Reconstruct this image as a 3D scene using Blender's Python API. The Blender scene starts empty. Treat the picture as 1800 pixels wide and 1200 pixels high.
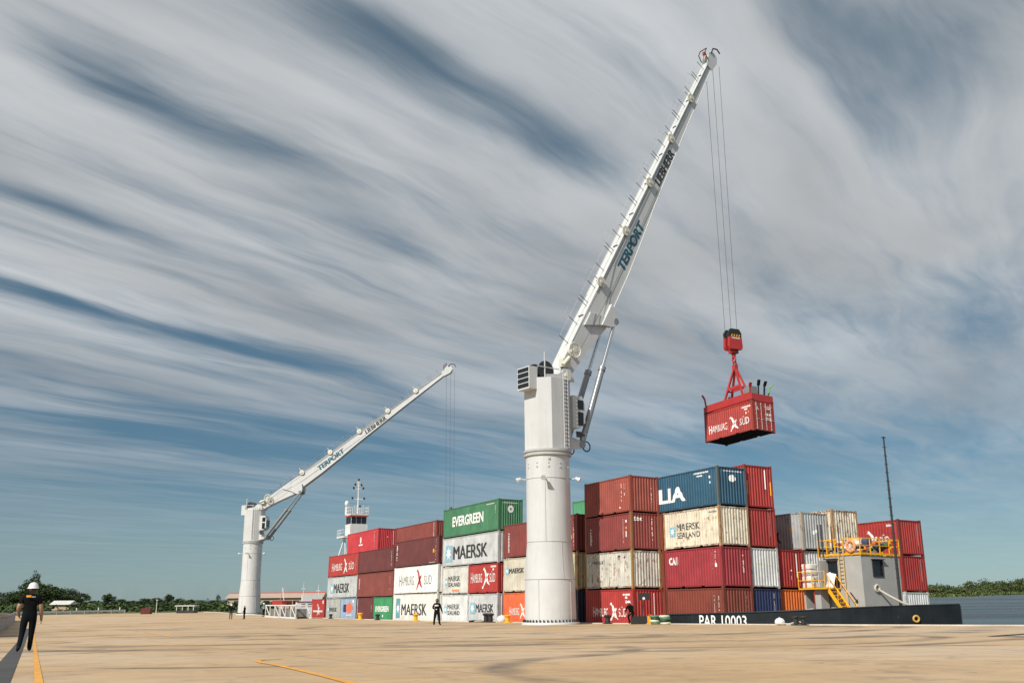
import bpy, bmesh, math, random
from mathutils import Vector as V, Matrix
random.seed(7)
R = math.radians
D = bpy.data
SC = bpy.context.scene
COL = SC.collection

# ------------------------------------------------------------------ camera
cam_d = D.cameras.new('camera'); cam_d.sensor_width = 36.0; cam_d.lens = 33.0
cam_d.clip_start = 0.1; cam_d.clip_end = 9000
cam = D.objects.new('camera', cam_d); COL.objects.link(cam)
pit, rol = R(15.158), R(-0.55)
fw = V((0, math.cos(pit), math.sin(pit))); rt = V((1, 0, 0)); up = rt.cross(fw)
r2 = rt*math.cos(rol) + up*math.sin(rol); u2 = -rt*math.sin(rol) + up*math.cos(rol)
cam.matrix_world = Matrix(((r2.x, u2.x, -fw.x, 0), (r2.y, u2.y, -fw.y, 0), (r2.z, u2.z, -fw.z, 0), (0, 0, 0, 1)))
SC.camera = cam
SC.render.resolution_x, SC.render.resolution_y = 1024, 682

# ------------------------------------------------------------------ sun, sky, exposure
SUN_EL = R(39.0)
SUN_DIR = R(52.0)                       # horizontal travel direction of the light, from +X
ld = V((math.cos(SUN_DIR)*math.cos(SUN_EL), math.sin(SUN_DIR)*math.cos(SUN_EL), -math.sin(SUN_EL)))
sl = D.lights.new('sun', 'SUN'); sl.energy = 4.6; sl.angle = R(0.53); sl.color = (1.0, 0.955, 0.88)
so = D.objects.new('sun', sl); COL.objects.link(so)
so.rotation_euler = ld.to_track_quat('-Z', 'Y').to_euler()
SC.view_settings.view_transform = 'Standard'; SC.view_settings.look = 'None'
SC.view_settings.exposure = 0.0; SC.view_settings.gamma = 1.0
SC.view_settings.use_curve_mapping = False

W = D.worlds.new('World'); SC.world = W; W.use_nodes = True
NT = W.node_tree; NT.nodes.clear()
def wn(t, **k):
    n = NT.nodes.new(t)
    for a, b in k.items(): setattr(n, a, b)
    return n
def wm(op, a, b=None, c=None, clamp=False):
    n = wn('ShaderNodeMath', operation=op); n.use_clamp = clamp
    for i, x in enumerate((a, b, c)):
        if x is None: continue
        if isinstance(x, (int, float)): n.inputs[i].default_value = x
        else: NT.links.new(x, n.inputs[i])
    return n.outputs[0]
def world_nodes():
    sky = wn('ShaderNodeTexSky', sky_type='NISHITA')
    sky.sun_disc = False; sky.sun_elevation = SUN_EL
    toward = -ld; sky.sun_rotation = math.atan2(toward.x, toward.y)
    sky.altitude = 60; sky.air_density = 0.9; sky.dust_density = 0.15; sky.ozone_density = 3.0
    hs = wn('ShaderNodeHueSaturation'); hs.inputs['Saturation'].default_value = 0.60
    hs.inputs['Value'].default_value = 1.0
    NT.links.new(sky.outputs[0], hs.inputs['Color'])
    tint = wn('ShaderNodeValToRGB'); tint.color_ramp.elements[0].color = (.41, .56, .64, 1); tint.color_ramp.elements[1].position = .6; tint.color_ramp.elements[1].color = (.75, .95, .92, 1)
    for ps, cc in ((.05, (.41, .56, .61, 1)), (.14, (.29, .48, .565, 1)), (.30, (.40, .60, .66, 1))):
        e = tint.color_ramp.elements.new(ps); e.color = cc
    tm = wn('ShaderNodeMix'); tm.data_type = 'RGBA'; tm.blend_type = 'MULTIPLY'; tm.inputs[0].default_value = 1.0
    NT.links.new(hs.outputs[0], tm.inputs[6]); NT.links.new(tint.outputs[0], tm.inputs[7])
    tc = wn('ShaderNodeTexCoord'); sp = wn('ShaderNodeSeparateXYZ')
    NT.links.new(tc.outputs['Generated'], sp.inputs[0])
    x, y, z = sp.outputs
    NT.links.new(z, tint.inputs[0])
    zc = wm('MAXIMUM', z, 0.012)
    px, py = wm('DIVIDE', x, zc), wm('DIVIDE', y, zc)
    al = R(34.5); ca, sa = math.cos(al), math.sin(al)
    t = wm('ADD', wm('MULTIPLY', px, sa), wm('MULTIPLY', py, ca))
    v = wm('SUBTRACT', wm('MULTIPLY', px, ca), wm('MULTIPLY', py, sa))
    def noise(kt, kv, w, det, rough, scale=1.0, dist=0.0):
        cb = wn('ShaderNodeCombineXYZ')
        NT.links.new(wm('MULTIPLY', t, kt), cb.inputs[0]); NT.links.new(wm('MULTIPLY', v, kv), cb.inputs[1])
        cb.inputs[2].default_value = w
        n = wn('ShaderNodeTexNoise'); n.inputs['Scale'].default_value = scale
        n.inputs['Detail'].default_value = det; n.inputs['Roughness'].default_value = rough
        n.inputs['Distortion'].default_value = dist
        NT.links.new(cb.outputs[0], n.inputs['Vector']); return n.outputs['Fac']
    warp = wm('MULTIPLY', wm('SUBTRACT', noise(0.9, 0.9, 3.1, 3, .5), 0.5), 0.34)
    v = wm('ADD', v, warp)
    n1 = noise(0.55, 2.1, 0.4, 5, .55, dist=.4)
    n2 = noise(0.8, 5.5, 5.2, 5, .55, dist=.6)
    n3 = noise(3.0, 14.0, 9.0, 6, .65, dist=.5)
    dens = wm('ADD', wm('ADD', wm('MULTIPLY', n1, 1.2), wm('MULTIPLY', n2, 0.95)), wm('MULTIPLY', n3, 0.20))
    dens = wm('ADD', dens, -0.41)
    # breaks in the cirrus: (along, across, half length, half width, depth)
    for (t0, v0, lt, lv, am) in CLOUD_GAPS:
        a = wm('DIVIDE', wm('SUBTRACT', t, t0), lt); b = wm('DIVIDE', wm('SUBTRACT', v, v0), lv)
        q = wm('ADD', wm('MULTIPLY', a, a), wm('MULTIPLY', b, b))
        g = wm('MULTIPLY', wm('POWER', 2.718, wm('MULTIPLY', q, -1.0)), am)
        dens = wm('SUBTRACT', dens, g)
    mr = wn('ShaderNodeMapRange', interpolation_type='SMOOTHSTEP')
    mr.inputs['From Min'].default_value = 0.08; mr.inputs['From Max'].default_value = 1.0
    NT.links.new(dens, mr.inputs['Value'])
    low = wn('ShaderNodeMapRange', interpolation_type='SMOOTHSTEP')
    low.inputs['From Min'].default_value = 0.0; low.inputs['From Max'].default_value = 0.34
    low.inputs['To Min'].default_value = 0.10; low.inputs['To Max'].default_value = 0.96
    NT.links.new(z, low.inputs['Value'])
    cover = wm('MULTIPLY', mr.outputs[0], low.outputs[0], clamp=True)
    bg1 = wn('ShaderNodeBackground'); NT.links.new(tm.outputs[2], bg1.inputs['Color']); bg1.inputs['Strength'].default_value = 0.092
    bg2 = wn('ShaderNodeBackground'); bg2.inputs['Color'].default_value = (0.93, 0.97, 1.0, 1); bg2.inputs['Strength'].default_value = 0.50
    br = noise(0.45, 1.1, 14.0, 4, .55, dist=.3)
    bs = wn('ShaderNodeMapRange'); bs.inputs['From Min'].default_value = .33; bs.inputs['From Max'].default_value = .66; bs.inputs['To Min'].default_value = .43; bs.inputs['To Max'].default_value = .66
    NT.links.new(br, bs.inputs['Value']); NT.links.new(bs.outputs[0], bg2.inputs['Strength'])
    mx = wn('ShaderNodeMixShader'); out = wn('ShaderNodeOutputWorld')
    NT.links.new(cover, mx.inputs[0]); NT.links.new(bg1.outputs[0], mx.inputs[1]); NT.links.new(bg2.outputs[0], mx.inputs[2])
    NT.links.new(mx.outputs[0], out.inputs['Surface'])
CLOUD_GAPS = [(1.08, -1.06, .26, .11, .52), (1.70, -1.04, .24, .09, .46), (1.35, -1.06, .3, .08, .30),
    (.88, -1.58, .24, .13, .32), (1.14, -1.60, .28, .12, .32), (1.55, -1.62, .4, .13, .26), (1.95, -1.74, .4, .12, .20),
    (1.15, -2.28, .25, .05, .30), (1.41, -2.27, .3, .06, .25), (1.85, -2.30, .35, .07, .22), (2.0, -2.75, .9, .06, .16),
    (1.60, -3.04, .5, .075, .40), (2.3, -3.07, .6, .11, .44), (3.1, -3.06, .7, .13, .42), (2.2, -3.55, .8, .10, .28), (3.37, -2.48, .5, .12, .15),
    (1.80, -.28, .30, .16, .46), (1.52, -.38, .25, .10, .34), (2.02, -.43, .3, .10, .26), (1.45, -.12, .3, .2, .3), (2.6, -.3, .6, .12, .20), (4.0, -.45, .8, .22, .42), (2.9, .15, .6, .2, .3),
    (3.2, -4.3, 1.4, .22, .30), (3.7, -5.1, 1.4, .5, .46), (4.9, -4.9, 1.6, .6, .44), (4.6, -4.0, 1.0, .3, .30), (5.3, -7.6, 1.5, .9, .32), (7.5, -8.8, 2.2, 1.4, .34), (6.3, -1.6, 1.2, .4, .30), (7.2, -2.7, 2.0, .6, .32), (9, -3, 3, 2, .25)]
world_nodes()

# ------------------------------------------------------------------ helpers
def lin(r, g, b, k=1.0):
    f = lambda c: ((c/255+.055)/1.055)**2.4 if c > 10 else c/255/12.92
    return (f(r)*k, f(g)*k, f(b)*k)
MATS = {}
def mat(name, col, rough=.55, metal=0.0, var=.10, streak=0.0, rust=0.0, scale=1.0, bump=0.0, dirt=(.16, .13, .10), rustcol=(.20, .075, .025), emit=None, spec=.5):
    if name in MATS: return MATS[name]
    m = D.materials.new(name); m.use_nodes = True; nt = m.node_tree; b = nt.nodes['Principled BSDF']
    b.inputs['Roughness'].default_value = rough; b.inputs['Metallic'].default_value = metal
    b.inputs['Specular IOR Level'].default_value = spec
    N = nt.nodes.new; L = nt.links.new
    tc = N('ShaderNodeTexCoord'); oi = N('ShaderNodeObjectInfo')
    mu = N('ShaderNodeMath'); mu.operation = 'MULTIPLY'; mu.inputs[1].default_value = 57.0; L(oi.outputs['Random'], mu.inputs[0])
    ad = N('ShaderNodeVectorMath'); ad.operation = 'ADD'; L(tc.outputs['Object'], ad.inputs[0]); L(mu.outputs[0], ad.inputs[1])
    def nz(sc, det, rg, src=None):
        n = N('ShaderNodeTexNoise'); n.inputs['Scale'].default_value = sc; n.inputs['Detail'].default_value = det; n.inputs['Roughness'].default_value = rg
        L((src or ad).outputs[0], n.inputs['Vector']); return n
    def mp(src, lo, hi, a, c):
        r = N('ShaderNodeMapRange'); r.inputs['From Min'].default_value = lo; r.inputs['From Max'].default_value = hi
        r.inputs['To Min'].default_value = a; r.inputs['To Max'].default_value = c; L(src.outputs['Fac'], r.inputs['Value']); return r
    def mix(fac, A, B, blend='MIX'):
        x = N('ShaderNodeMix'); x.data_type = 'RGBA'; x.blend_type = blend
        if hasattr(fac, 'outputs'): L(fac.outputs[0], x.inputs[0])
        else: x.inputs[0].default_value = fac
        for s, i in ((A, 6), (B, 7)):
            if isinstance(s, tuple): x.inputs[i].default_value = (*s[:3], 1)
            else: L(s, x.inputs[i])
        return x.outputs[2]
    n1 = nz(.9*scale, 5, .6)
    c = mix(mp(n1, .3, .7, 0, 1), tuple(max(0, q*(1-var)) for q in col), tuple(min(1, q*(1+var)) for q in col))
    if streak > 0:
        vm = N('ShaderNodeVectorMath'); vm.operation = 'MULTIPLY'; vm.inputs[1].default_value = (7, 7, .55); L(ad.outputs[0], vm.inputs[0])
        n2 = nz(1.0*scale, 5, .6, vm)
        c = mix(mp(n2, .48, .78, 0, streak), c, dirt)
    if rust > 0:
        n3 = nz(2.6*scale, 9, .68)
        vm = N('ShaderNodeVectorMath'); vm.operation = 'MULTIPLY'; vm.inputs[1].default_value = (5, 5, .8); L(ad.outputs[0], vm.inputs[0])
        n4 = nz(1.3*scale, 6, .65, vm)
        ave = N('ShaderNodeMix'); ave.data_type = 'FLOAT'; ave.inputs[0].default_value = .45
        L(n3.outputs['Fac'], ave.inputs[2]); L(n4.outputs['Fac'], ave.inputs[3])
        r = N('ShaderNodeMapRange'); r.inputs['From Min'].default_value = .63-.22*rust; r.inputs['From Max'].default_value = .70-.20*rust
        r.inputs['To Max'].default_value = .85
        L(ave.outputs[0], r.inputs['Value'])
        c = mix(r, c, rustcol)
    L(c, b.inputs['Base Color'])
    if bump > 0:
        bp = N('ShaderNodeBump'); bp.inputs['Strength'].default_value = bump; bp.inputs['Distance'].default_value = .05
        L(nz(6*scale, 4, .6).outputs['Fac'], bp.inputs['Height']); L(bp.outputs[0], b.inputs['Normal'])
    if emit: b.inputs['Emission Color'].default_value = (*emit, 1); b.inputs['Emission Strength'].default_value = 1
    MATS[name] = m; return m

class MB:
    def __init__(s): s.v = []; s.f = []; s.m = []; s.mi = 0
    def add(s, vs, fs):
        o = len(s.v); s.v += [tuple(p) for p in vs]; s.f += [tuple(i+o for i in f) for f in fs]; s.m += [s.mi]*len(fs); return s
    def box(s, a, b, M=None):
        (x0, y0, z0), (x1, y1, z1) = a, b
        P = [V((x, y, z)) for z in (z0, z1) for y in (y0, y1) for x in (x0, x1)]
        if M is not None: P = [M @ p for p in P]
        return s.add(P, [(0, 2, 3, 1), (4, 5, 7, 6), (0, 1, 5, 4), (2, 6, 7, 3), (0, 4, 6, 2), (1, 3, 7, 5)])
    def cbox(s, c, d, M=None):
        return s.box(tuple(c[i]-d[i]/2 for i in range(3)), tuple(c[i]+d[i]/2 for i in range(3)), M)
    def bar(s, p, q, w, h=None, upv=(0, 0, 1)):
        p, q = V(p), V(q); d = (q-p).normalized(); u = V(upv)
        if abs(d.dot(u)) > .98: u = V((1, 0, 0))
        x = d.cross(u).normalized(); y = x.cross(d); h = h or w
        P = [e+x*(w/2*i)+y*(h/2*j) for e in (p, q) for j in (-1, 1) for i in (-1, 1)]
        return s.add(P, [(0, 2, 3, 1), (4, 5, 7, 6), (0, 1, 5, 4), (2, 6, 7, 3), (0, 4, 6, 2), (1, 3, 7, 5)])
    def cyl(s, p, q, r0, r1=None, n=16, caps=True):
        p, q = V(p), V(q); r1 = r0 if r1 is None else r1
        d = (q-p).normalized(); u = V((0, 0, 1)) if abs(d.z) < .9 else V((1, 0, 0))
        x = d.cross(u).normalized(); y = d.cross(x)
        P = []
        for e, r in ((p, r0), (q, r1)):
            for i in range(n):
                t = 2*math.pi*i/n; P.append(e+(x*math.cos(t)+y*math.sin(t))*r)
        F = [(i, (i+1) % n, n+(i+1) % n, n+i) for i in range(n)]
        if caps: F += [tuple(reversed(range(n))), tuple(range(n, 2*n))]
        return s.add(P, F)
    def lathe(s, prof, n=32, c=(0, 0, 0)):
        P = []; k = len(prof)
        for r, z in prof:
            for i in range(n):
                t = 2*math.pi*i/n; P.append((c[0]+r*math.cos(t), c[1]+r*math.sin(t), c[2]+z))
        F = [(j*n+i, j*n+(i+1) % n, (j+1)*n+(i+1) % n, (j+1)*n+i) for j in range(k-1) for i in range(n)]
        F += [tuple(reversed(range(n))), tuple(range((k-1)*n, k*n))]
        return s.add(P, F)
    def tube(s, pts, r, n=8):
        pts = [V(p) for p in pts]
        rs = r if isinstance(r, (list, tuple)) else [r]*len(pts)
        P = []; prev = None
        for i, p in enumerate(pts):
            d = (pts[min(i+1, len(pts)-1)]-pts[max(i-1, 0)]).normalized()
            u = prev if prev is not None else (V((0, 0, 1)) if abs(d.z) < .9 else V((1, 0, 0)))
            x = d.cross(u).normalized(); y = x.cross(d).normalized(); prev = y
            for k in range(n):
                t = 2*math.pi*k/n; P.append(p+(x*math.cos(t)+y*math.sin(t))*rs[i])
        m = len(pts)
        F = [(j*n+k, j*n+(k+1) % n, (j+1)*n+(k+1) % n, (j+1)*n+k) for j in range(m-1) for k in range(n)]
        F += [tuple(reversed(range(n))), tuple(range((m-1)*n, m*n))]
        return s.add(P, F)
    def prism(s, poly, f0, f1):
        n = len(poly); P = [f0(*p) for p in poly]+[f1(*p) for p in poly]
        return s.add(P, [tuple(reversed(range(n))), tuple(range(n, 2*n))]+[(i, (i+1) % n, n+(i+1) % n, n+i) for i in range(n)])
    def torus(s, c, R0, r, ax=(0, 0, 1), n=20, k=8):
        ax = V(ax).normalized(); u = V((1, 0, 0)) if abs(ax.x) < .9 else V((0, 1, 0)); x = ax.cross(u).normalized(); y = ax.cross(x)
        P = []
        for i in range(n):
            t = 2*math.pi*i/n; e = x*math.cos(t)+y*math.sin(t)
            for j in range(k):
                q = 2*math.pi*j/k; P.append(V(c)+e*(R0+r*math.cos(q))+ax*(r*math.sin(q)))
        return s.add(P, [(i*k+j, ((i+1) % n)*k+j, ((i+1) % n)*k+(j+1) % k, i*k+(j+1) % k) for i in range(n) for j in range(k)])
    def ball(s, c, r, n=12, k=8, sc=(1, 1, 1)):
        P = [];
        for j in range(k+1):
            ph = math.pi*j/k
            for i in range(n):
                t = 2*math.pi*i/n; P.append((c[0]+r*sc[0]*math.sin(ph)*math.cos(t), c[1]+r*sc[1]*math.sin(ph)*math.sin(t), c[2]+r*sc[2]*math.cos(ph)))
        return s.add(P, [(j*n+i, (j+1)*n+i, (j+1)*n+(i+1) % n, j*n+(i+1) % n) for j in range(k) for i in range(n)])
    def mesh(s, name, mats, smooth=False, fix=True):
        me = D.meshes.new(name); me.from_pydata(s.v, [], s.f)
        for m in (mats if isinstance(mats, (list, tuple)) else [mats]): me.materials.append(m)
        if any(s.m): me.polygons.foreach_set('material_index', s.m)
        if fix:
            bm = bmesh.new(); bm.from_mesh(me); bmesh.ops.recalc_face_normals(bm, faces=bm.faces[:]); bm.to_mesh(me); bm.free()
        if smooth:
            me.polygons.foreach_set('use_smooth', [True]*len(me.polygons))
            try: me.set_sharp_from_angle(angle=R(35))
            except Exception: pass
        me.update(); return me
    def build(s, name, mats, parent=None, smooth=False, M=None, fix=True):
        return link(name, s.mesh(name, mats, smooth, fix), parent, M)
def link(name, me, parent=None, M=None):
    o = D.objects.new(name, me); COL.objects.link(o)
    if parent: o.parent = parent
    if M is not None: o.matrix_basis = M
    return o
def tag(o, label=None, cat=None, group=None, kind=None):
    if label: o['label'] = label
    if cat: o['category'] = cat
    if group: o['group'] = group
    if kind: o['kind'] = kind
    return o
def thing(name, label, cat, M=None, group=None):
    o = D.objects.new(name, None); COL.objects.link(o); o.empty_display_size = .3
    if M is not None: o.matrix_basis = M
    return tag(o, label, cat, group)
T = Matrix.Translation
def RZ(a): return Matrix.Rotation(a, 4, 'Z')

# barge frame (she lists about a degree towards the river)
XB = V((0.467387, -0.884022, 0.0074246)); YB = V((0.883902, 0.467136, -0.0223836)); ZB = V((0.0163193, 0.0170244, 0.999722))
O0 = V((11.1796, 60.6911, -2.1048))
BM = Matrix(((XB.x, YB.x, ZB.x, O0.x), (XB.y, YB.y, ZB.y, O0.y), (XB.z, YB.z, ZB.z, O0.z), (0, 0, 0, 1)))
AZ = 0.48618
UD = V((-math.sin(AZ), math.cos(AZ), 0)); WD = V((math.cos(AZ), math.sin(AZ), 0)); W0 = 37.49
def gz(x, y):
    y = min(max(y, 4), 187); return -0.569104+0.004823*x-0.0263315*y+9.34843e-5*y*y
def G(x, y, dz=0): return V((x, y, gz(x, y)+dz))
def UW(u, w, dz=0):
    p = UD*u+WD*w; return G(p.x, p.y, dz)
WATER = -4.3

# ------------------------------------------------------------------ writing
GLYPH = {}
def text2d(s, bold=0.0, shear=0.0):
    k = (s, bold, shear)
    if k in GLYPH: return GLYPH[k]
    c = D.curves.new('lettering', 'FONT'); c.body = s; c.offset = bold; c.shear = shear; c.resolution_u = 3; c.size = 1
    o = D.objects.new('lettering', c); COL.objects.link(o)
    bpy.context.view_layer.update()
    me = D.meshes.new_from_object(o.evaluated_get(bpy.context.evaluated_depsgraph_get()))
    vs = [(p.co.x, p.co.y) for p in me.vertices]; fs = [tuple(p.vertices) for p in me.polygons]
    D.objects.remove(o); D.curves.remove(c); D.meshes.remove(me)
    x0 = min(v[0] for v in vs); x1 = max(v[0] for v in vs); y0 = min(v[1] for v in vs); y1 = max(v[1] for v in vs)
    vs = [((x-x0)/(x1-x0), (y-y0)/(y1-y0)) for x, y in vs]
    GLYPH[k] = (vs, fs); return GLYPH[k]
def place2d(sh, x0, y0, w, h):
    vs, fs = sh; return [(x0+x*w, y0+y*h) for x, y in vs], fs
def merge2d(lst):
    V_, F_ = [], []
    for vs, fs in lst:
        o = len(V_); V_ += vs; F_ += [tuple(i+o for i in f) for f in fs]
    return V_, F_
def rects(rs):
    vs, fs = [], []
    for x, y, w, h in rs:
        o = len(vs); vs += [(x, y), (x+w, y), (x+w, y+h), (x, y+h)]; fs.append((o, o+1, o+2, o+3))
    return vs, fs
def star(cx, cy, r, n=7, q=.42):
    vs = [(cx, cy)]
    for i in range(2*n):
        t = math.pi/2+math.pi*i/n; k = r if i % 2 == 0 else r*q; vs.append((cx+k*math.cos(t), cy+k*math.sin(t)))
    return vs, [(0, i+1, (i+1) % (2*n)+1) for i in range(2*n)]
def disc(cx, cy, rx, ry, n=20):
    return [(cx+rx*math.cos(2*math.pi*i/n), cy+ry*math.sin(2*math.pi*i/n)) for i in range(n)], [tuple(range(n))]
def strip2d(pts, ws):
    vs = []; n = len(pts)
    for i, (x, y) in enumerate(pts):
        a = pts[max(i-1, 0)]; b = pts[min(i+1, n-1)]; dx, dy = b[0]-a[0], b[1]-a[1]; l = math.hypot(dx, dy) or 1
        vs += [(x-dy/l*ws[i], y+dx/l*ws[i]), (x+dy/l*ws[i], y-dx/l*ws[i])]
    return vs, [(2*i, 2*i+1, 2*i+3, 2*i+2) for i in range(n-1)]
def swoosh(cx, cy, s):
    a = strip2d([(cx-.72*s, cy+.78*s), (cx-.5*s, cy+.98*s), (cx-.15*s, cy+.62*s), (cx+.12*s, cy+.05*s), (cx+.45*s, cy-.5*s), (cx+.95*s, cy-.85*s)], [.03*s, .13*s, .16*s, .24*s, .17*s, .02*s])
    b = strip2d([(cx+.62*s, cy+.42*s), (cx+.3*s, cy+.15*s), (cx-.1*s, cy-.35*s), (cx-.6*s, cy-.98*s)], [.10*s, .16*s, .17*s, .07*s])
    return merge2d([a, b])
def vmarks(x, y0, y1, w=.06, seed=0, fill=.7):
    rr = random.Random(seed); out = []; y = y1
    while y > y0:
        h = rr.uniform(.06, .13)
        if rr.random() < fill: out.append((x+rr.uniform(-.01, .01), y-h, w*rr.uniform(.6, 1.1), h*.8))
        y -= h
    return rects(out)
def hmarks(x0, x1, y, h=.09, seed=0):
    rr = random.Random(seed); out = []; x = x0
    while x < x1:
        w = rr.uniform(.05, .12); out.append((x, y, w*.75, h)); x += w
    return rects(out)

# ------------------------------------------------------------------ containers
CW = 2.438; L20 = 6.058; L40 = 12.192
def corr(x, p, d):
    k = (x/p) % 1.0
    if k < .30: return 0.0
    if k < .46: return -d*(k-.30)/.16
    if k < .80: return -d
    return -d*(1-(k-.80)/.20)
def wall_spec(kind, L, H, smooth):
    # usable width centred on 0, corrugation pitch and depth
    if kind == 'side':
        n = max(1, round((L-.32)/.278)); return (L-.32), (L-.32)/n, (.004 if smooth else .038)
    n = 9; return (CW-.30), (CW-.30)/n, .048
def breaks(w, p):
    out = []; n = round(w/p)
    for i in range(n):
        for k in (0, .30, .46, .80): out.append(-w/2+(i+k)*p)
    return out+[w/2]
MESHES = {}
def wall_mesh(kind, L, H, smooth):
    key = ('w', kind, round(L, 2), round(H, 2), smooth)
    if key in MESHES: return MESHES[key]
    w, p, d = wall_spec(kind, L, H, smooth); b = MB()
    xs = breaks(w, p); z0, z1 = .17, H-.10
    P = []
    for x in xs: o = corr(x+w/2+1e-6, p, d) if x < w/2-1e-4 else 0; P += [(x, -o, z0), (x, -o, z1)]
    b.add(P, [(2*i, 2*i+2, 2*i+3, 2*i+1) for i in range(len(xs)-1)])
    me = b.mesh('wall', [], fix=False); MESHES[key] = me; return me
def frame_meshes(L, H):
    key = ('f', round(L, 2), round(H, 2))
    if key in MESHES: return MESHES[key]
    hx, hy = L/2, CW/2
    post = MB().box((-.08, -.065, .118), (.08, .065, H-.118)).mesh('post', [])
    rails = MB()
    for s in (-1, 1):
        rails.box((-hx+.16, s*hy-(.0 if s < 0 else .06), H-.125), (hx-.16, s*hy+(.06 if s < 0 else 0), H-.045))
        segs = [(-hx+.16, hx-.16)]
        if L < 7: segs = [(-hx+.16, -1.22), (-.86, .86), (1.22, hx-.16)]
        else: segs = [(-hx+.16, hx-.16)]
        for a, c in segs: rails.box((a, s*(hy-.012)-.03, .065), (c, s*(hy-.012)+.03-.03*(s > 0)-.0, .175))
        if L < 7:
            for q in (-1.04, 1.04): rails.box((q-.18, s*(hy-.012)-.03, .13), (q+.18, s*(hy-.012)+.0, .175))
        rails.box((s*hx-(.0 if s < 0 else .07), -hy+.13, H-.125), (s*hx+(.07 if s < 0 else 0), hy-.13, H-.045))
        rails.box((s*hx-(.0 if s < 0 else .07), -hy+.13, .085), (s*hx+(.07 if s < 0 else 0), hy-.13, .175))
    rails = rails.mesh('rails', [])
    cast = MB()
    for sx in (-1, 1):
        for sy in (-1, 1):
            for z in (0, H-.118):
                cast.cbox((sx*(hx-.089+.004), sy*(hy-.081+.004), z+.059), (.178, .162, .118))
    cast = cast.mesh('castings', [])
    roof = MB(); n = int(L/.55); P = []
    for i in range(n+1):
        for k, dz in ((0, 0), (.3, 0), (.4, -.02), (.9, -.02)):
            x = -hx+.1+(L-.2)*min(1, (i+k)/(n+1)); P += [(x, -hy+.05, H-.05+dz), (x, hy-.05, H-.05+dz)]
    roof.add(P, [(2*i, 2*i+2, 2*i+3, 2*i+1) for i in range(len(P)//2-1)])
    roof = roof.mesh('roof', [])
    floor = MB().box((-hx+.12, -hy+.07, .13), (hx-.12, hy-.07, .172))
    for i in range(int(L/.6)): floor.box((-hx+.3+i*.6, -hy+.07, .05), (-hx+.36+i*.6, hy-.07, .13))
    floor = floor.mesh('floor', [])
    door = MB().box((-.05, -.005, .19), (.0, 1.055, H-.125)).mesh('door', [])
    MESHES[key] = (post, rails, cast, roof, floor, door); return MESHES[key]
def part(name, me, m, parent, M=None):
    o = link(name, me, parent, M)
    if not me.materials: me.materials.append(None)
    o.material_slots[0].link = 'OBJECT'; o.material_slots[0].material = m
    return o
RUSTY = mat('rusty_post', (.40, .24, .12), .75, var=.35, rust=.55, scale=1.6, rustcol=(.23, .085, .028))
UNDER = mat('container_underside', (.018, .017, .016), .8)
WHITE = mat('white_letter', (.80, .80, .77), .6, var=.05)
BLACKP = mat('black_letter', (.03, .032, .036), .6, var=.05)
def decal(sh, wall, wspec, L, H, m, parent, conform, name='lettering', k=0):
    vs, fs = sh
    w, p, d = wspec
    bm = bmesh.new(); bv = [bm.verts.new((x, 0, y)) for x, y in vs]
    for f in fs:
        try: bm.faces.new([bv[i] for i in f])
        except ValueError: pass
    if conform:
        lo, hi = min(v[0] for v in vs), max(v[0] for v in vs)
        for x in breaks(w, p):
            if lo < x < hi: bmesh.ops.bisect_plane(bm, geom=bm.verts[:]+bm.edges[:]+bm.faces[:], plane_co=(x, 0, 0), plane_no=(1, 0, 0), dist=1e-5)
        for v in bm.verts: v.co.y = -corr(min(max(v.co.x+w/2, 0), w-1e-4)+1e-6, p, d)-.006-.0012*k
    else:
        for v in bm.verts: v.co.y = -.006-.0012*k
    bmesh.ops.recalc_face_normals(bm, faces=bm.faces[:])
    me = D.meshes.new('lettering'); bm.to_mesh(me); bm.free(); me.materials.append(m)
    M = T((0, -CW/2+.012, 0)) if wall == 'side' else T((L/2-.012, 0, 0)) @ RZ(math.pi/2)
    return link(name, me, parent, M)
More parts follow.
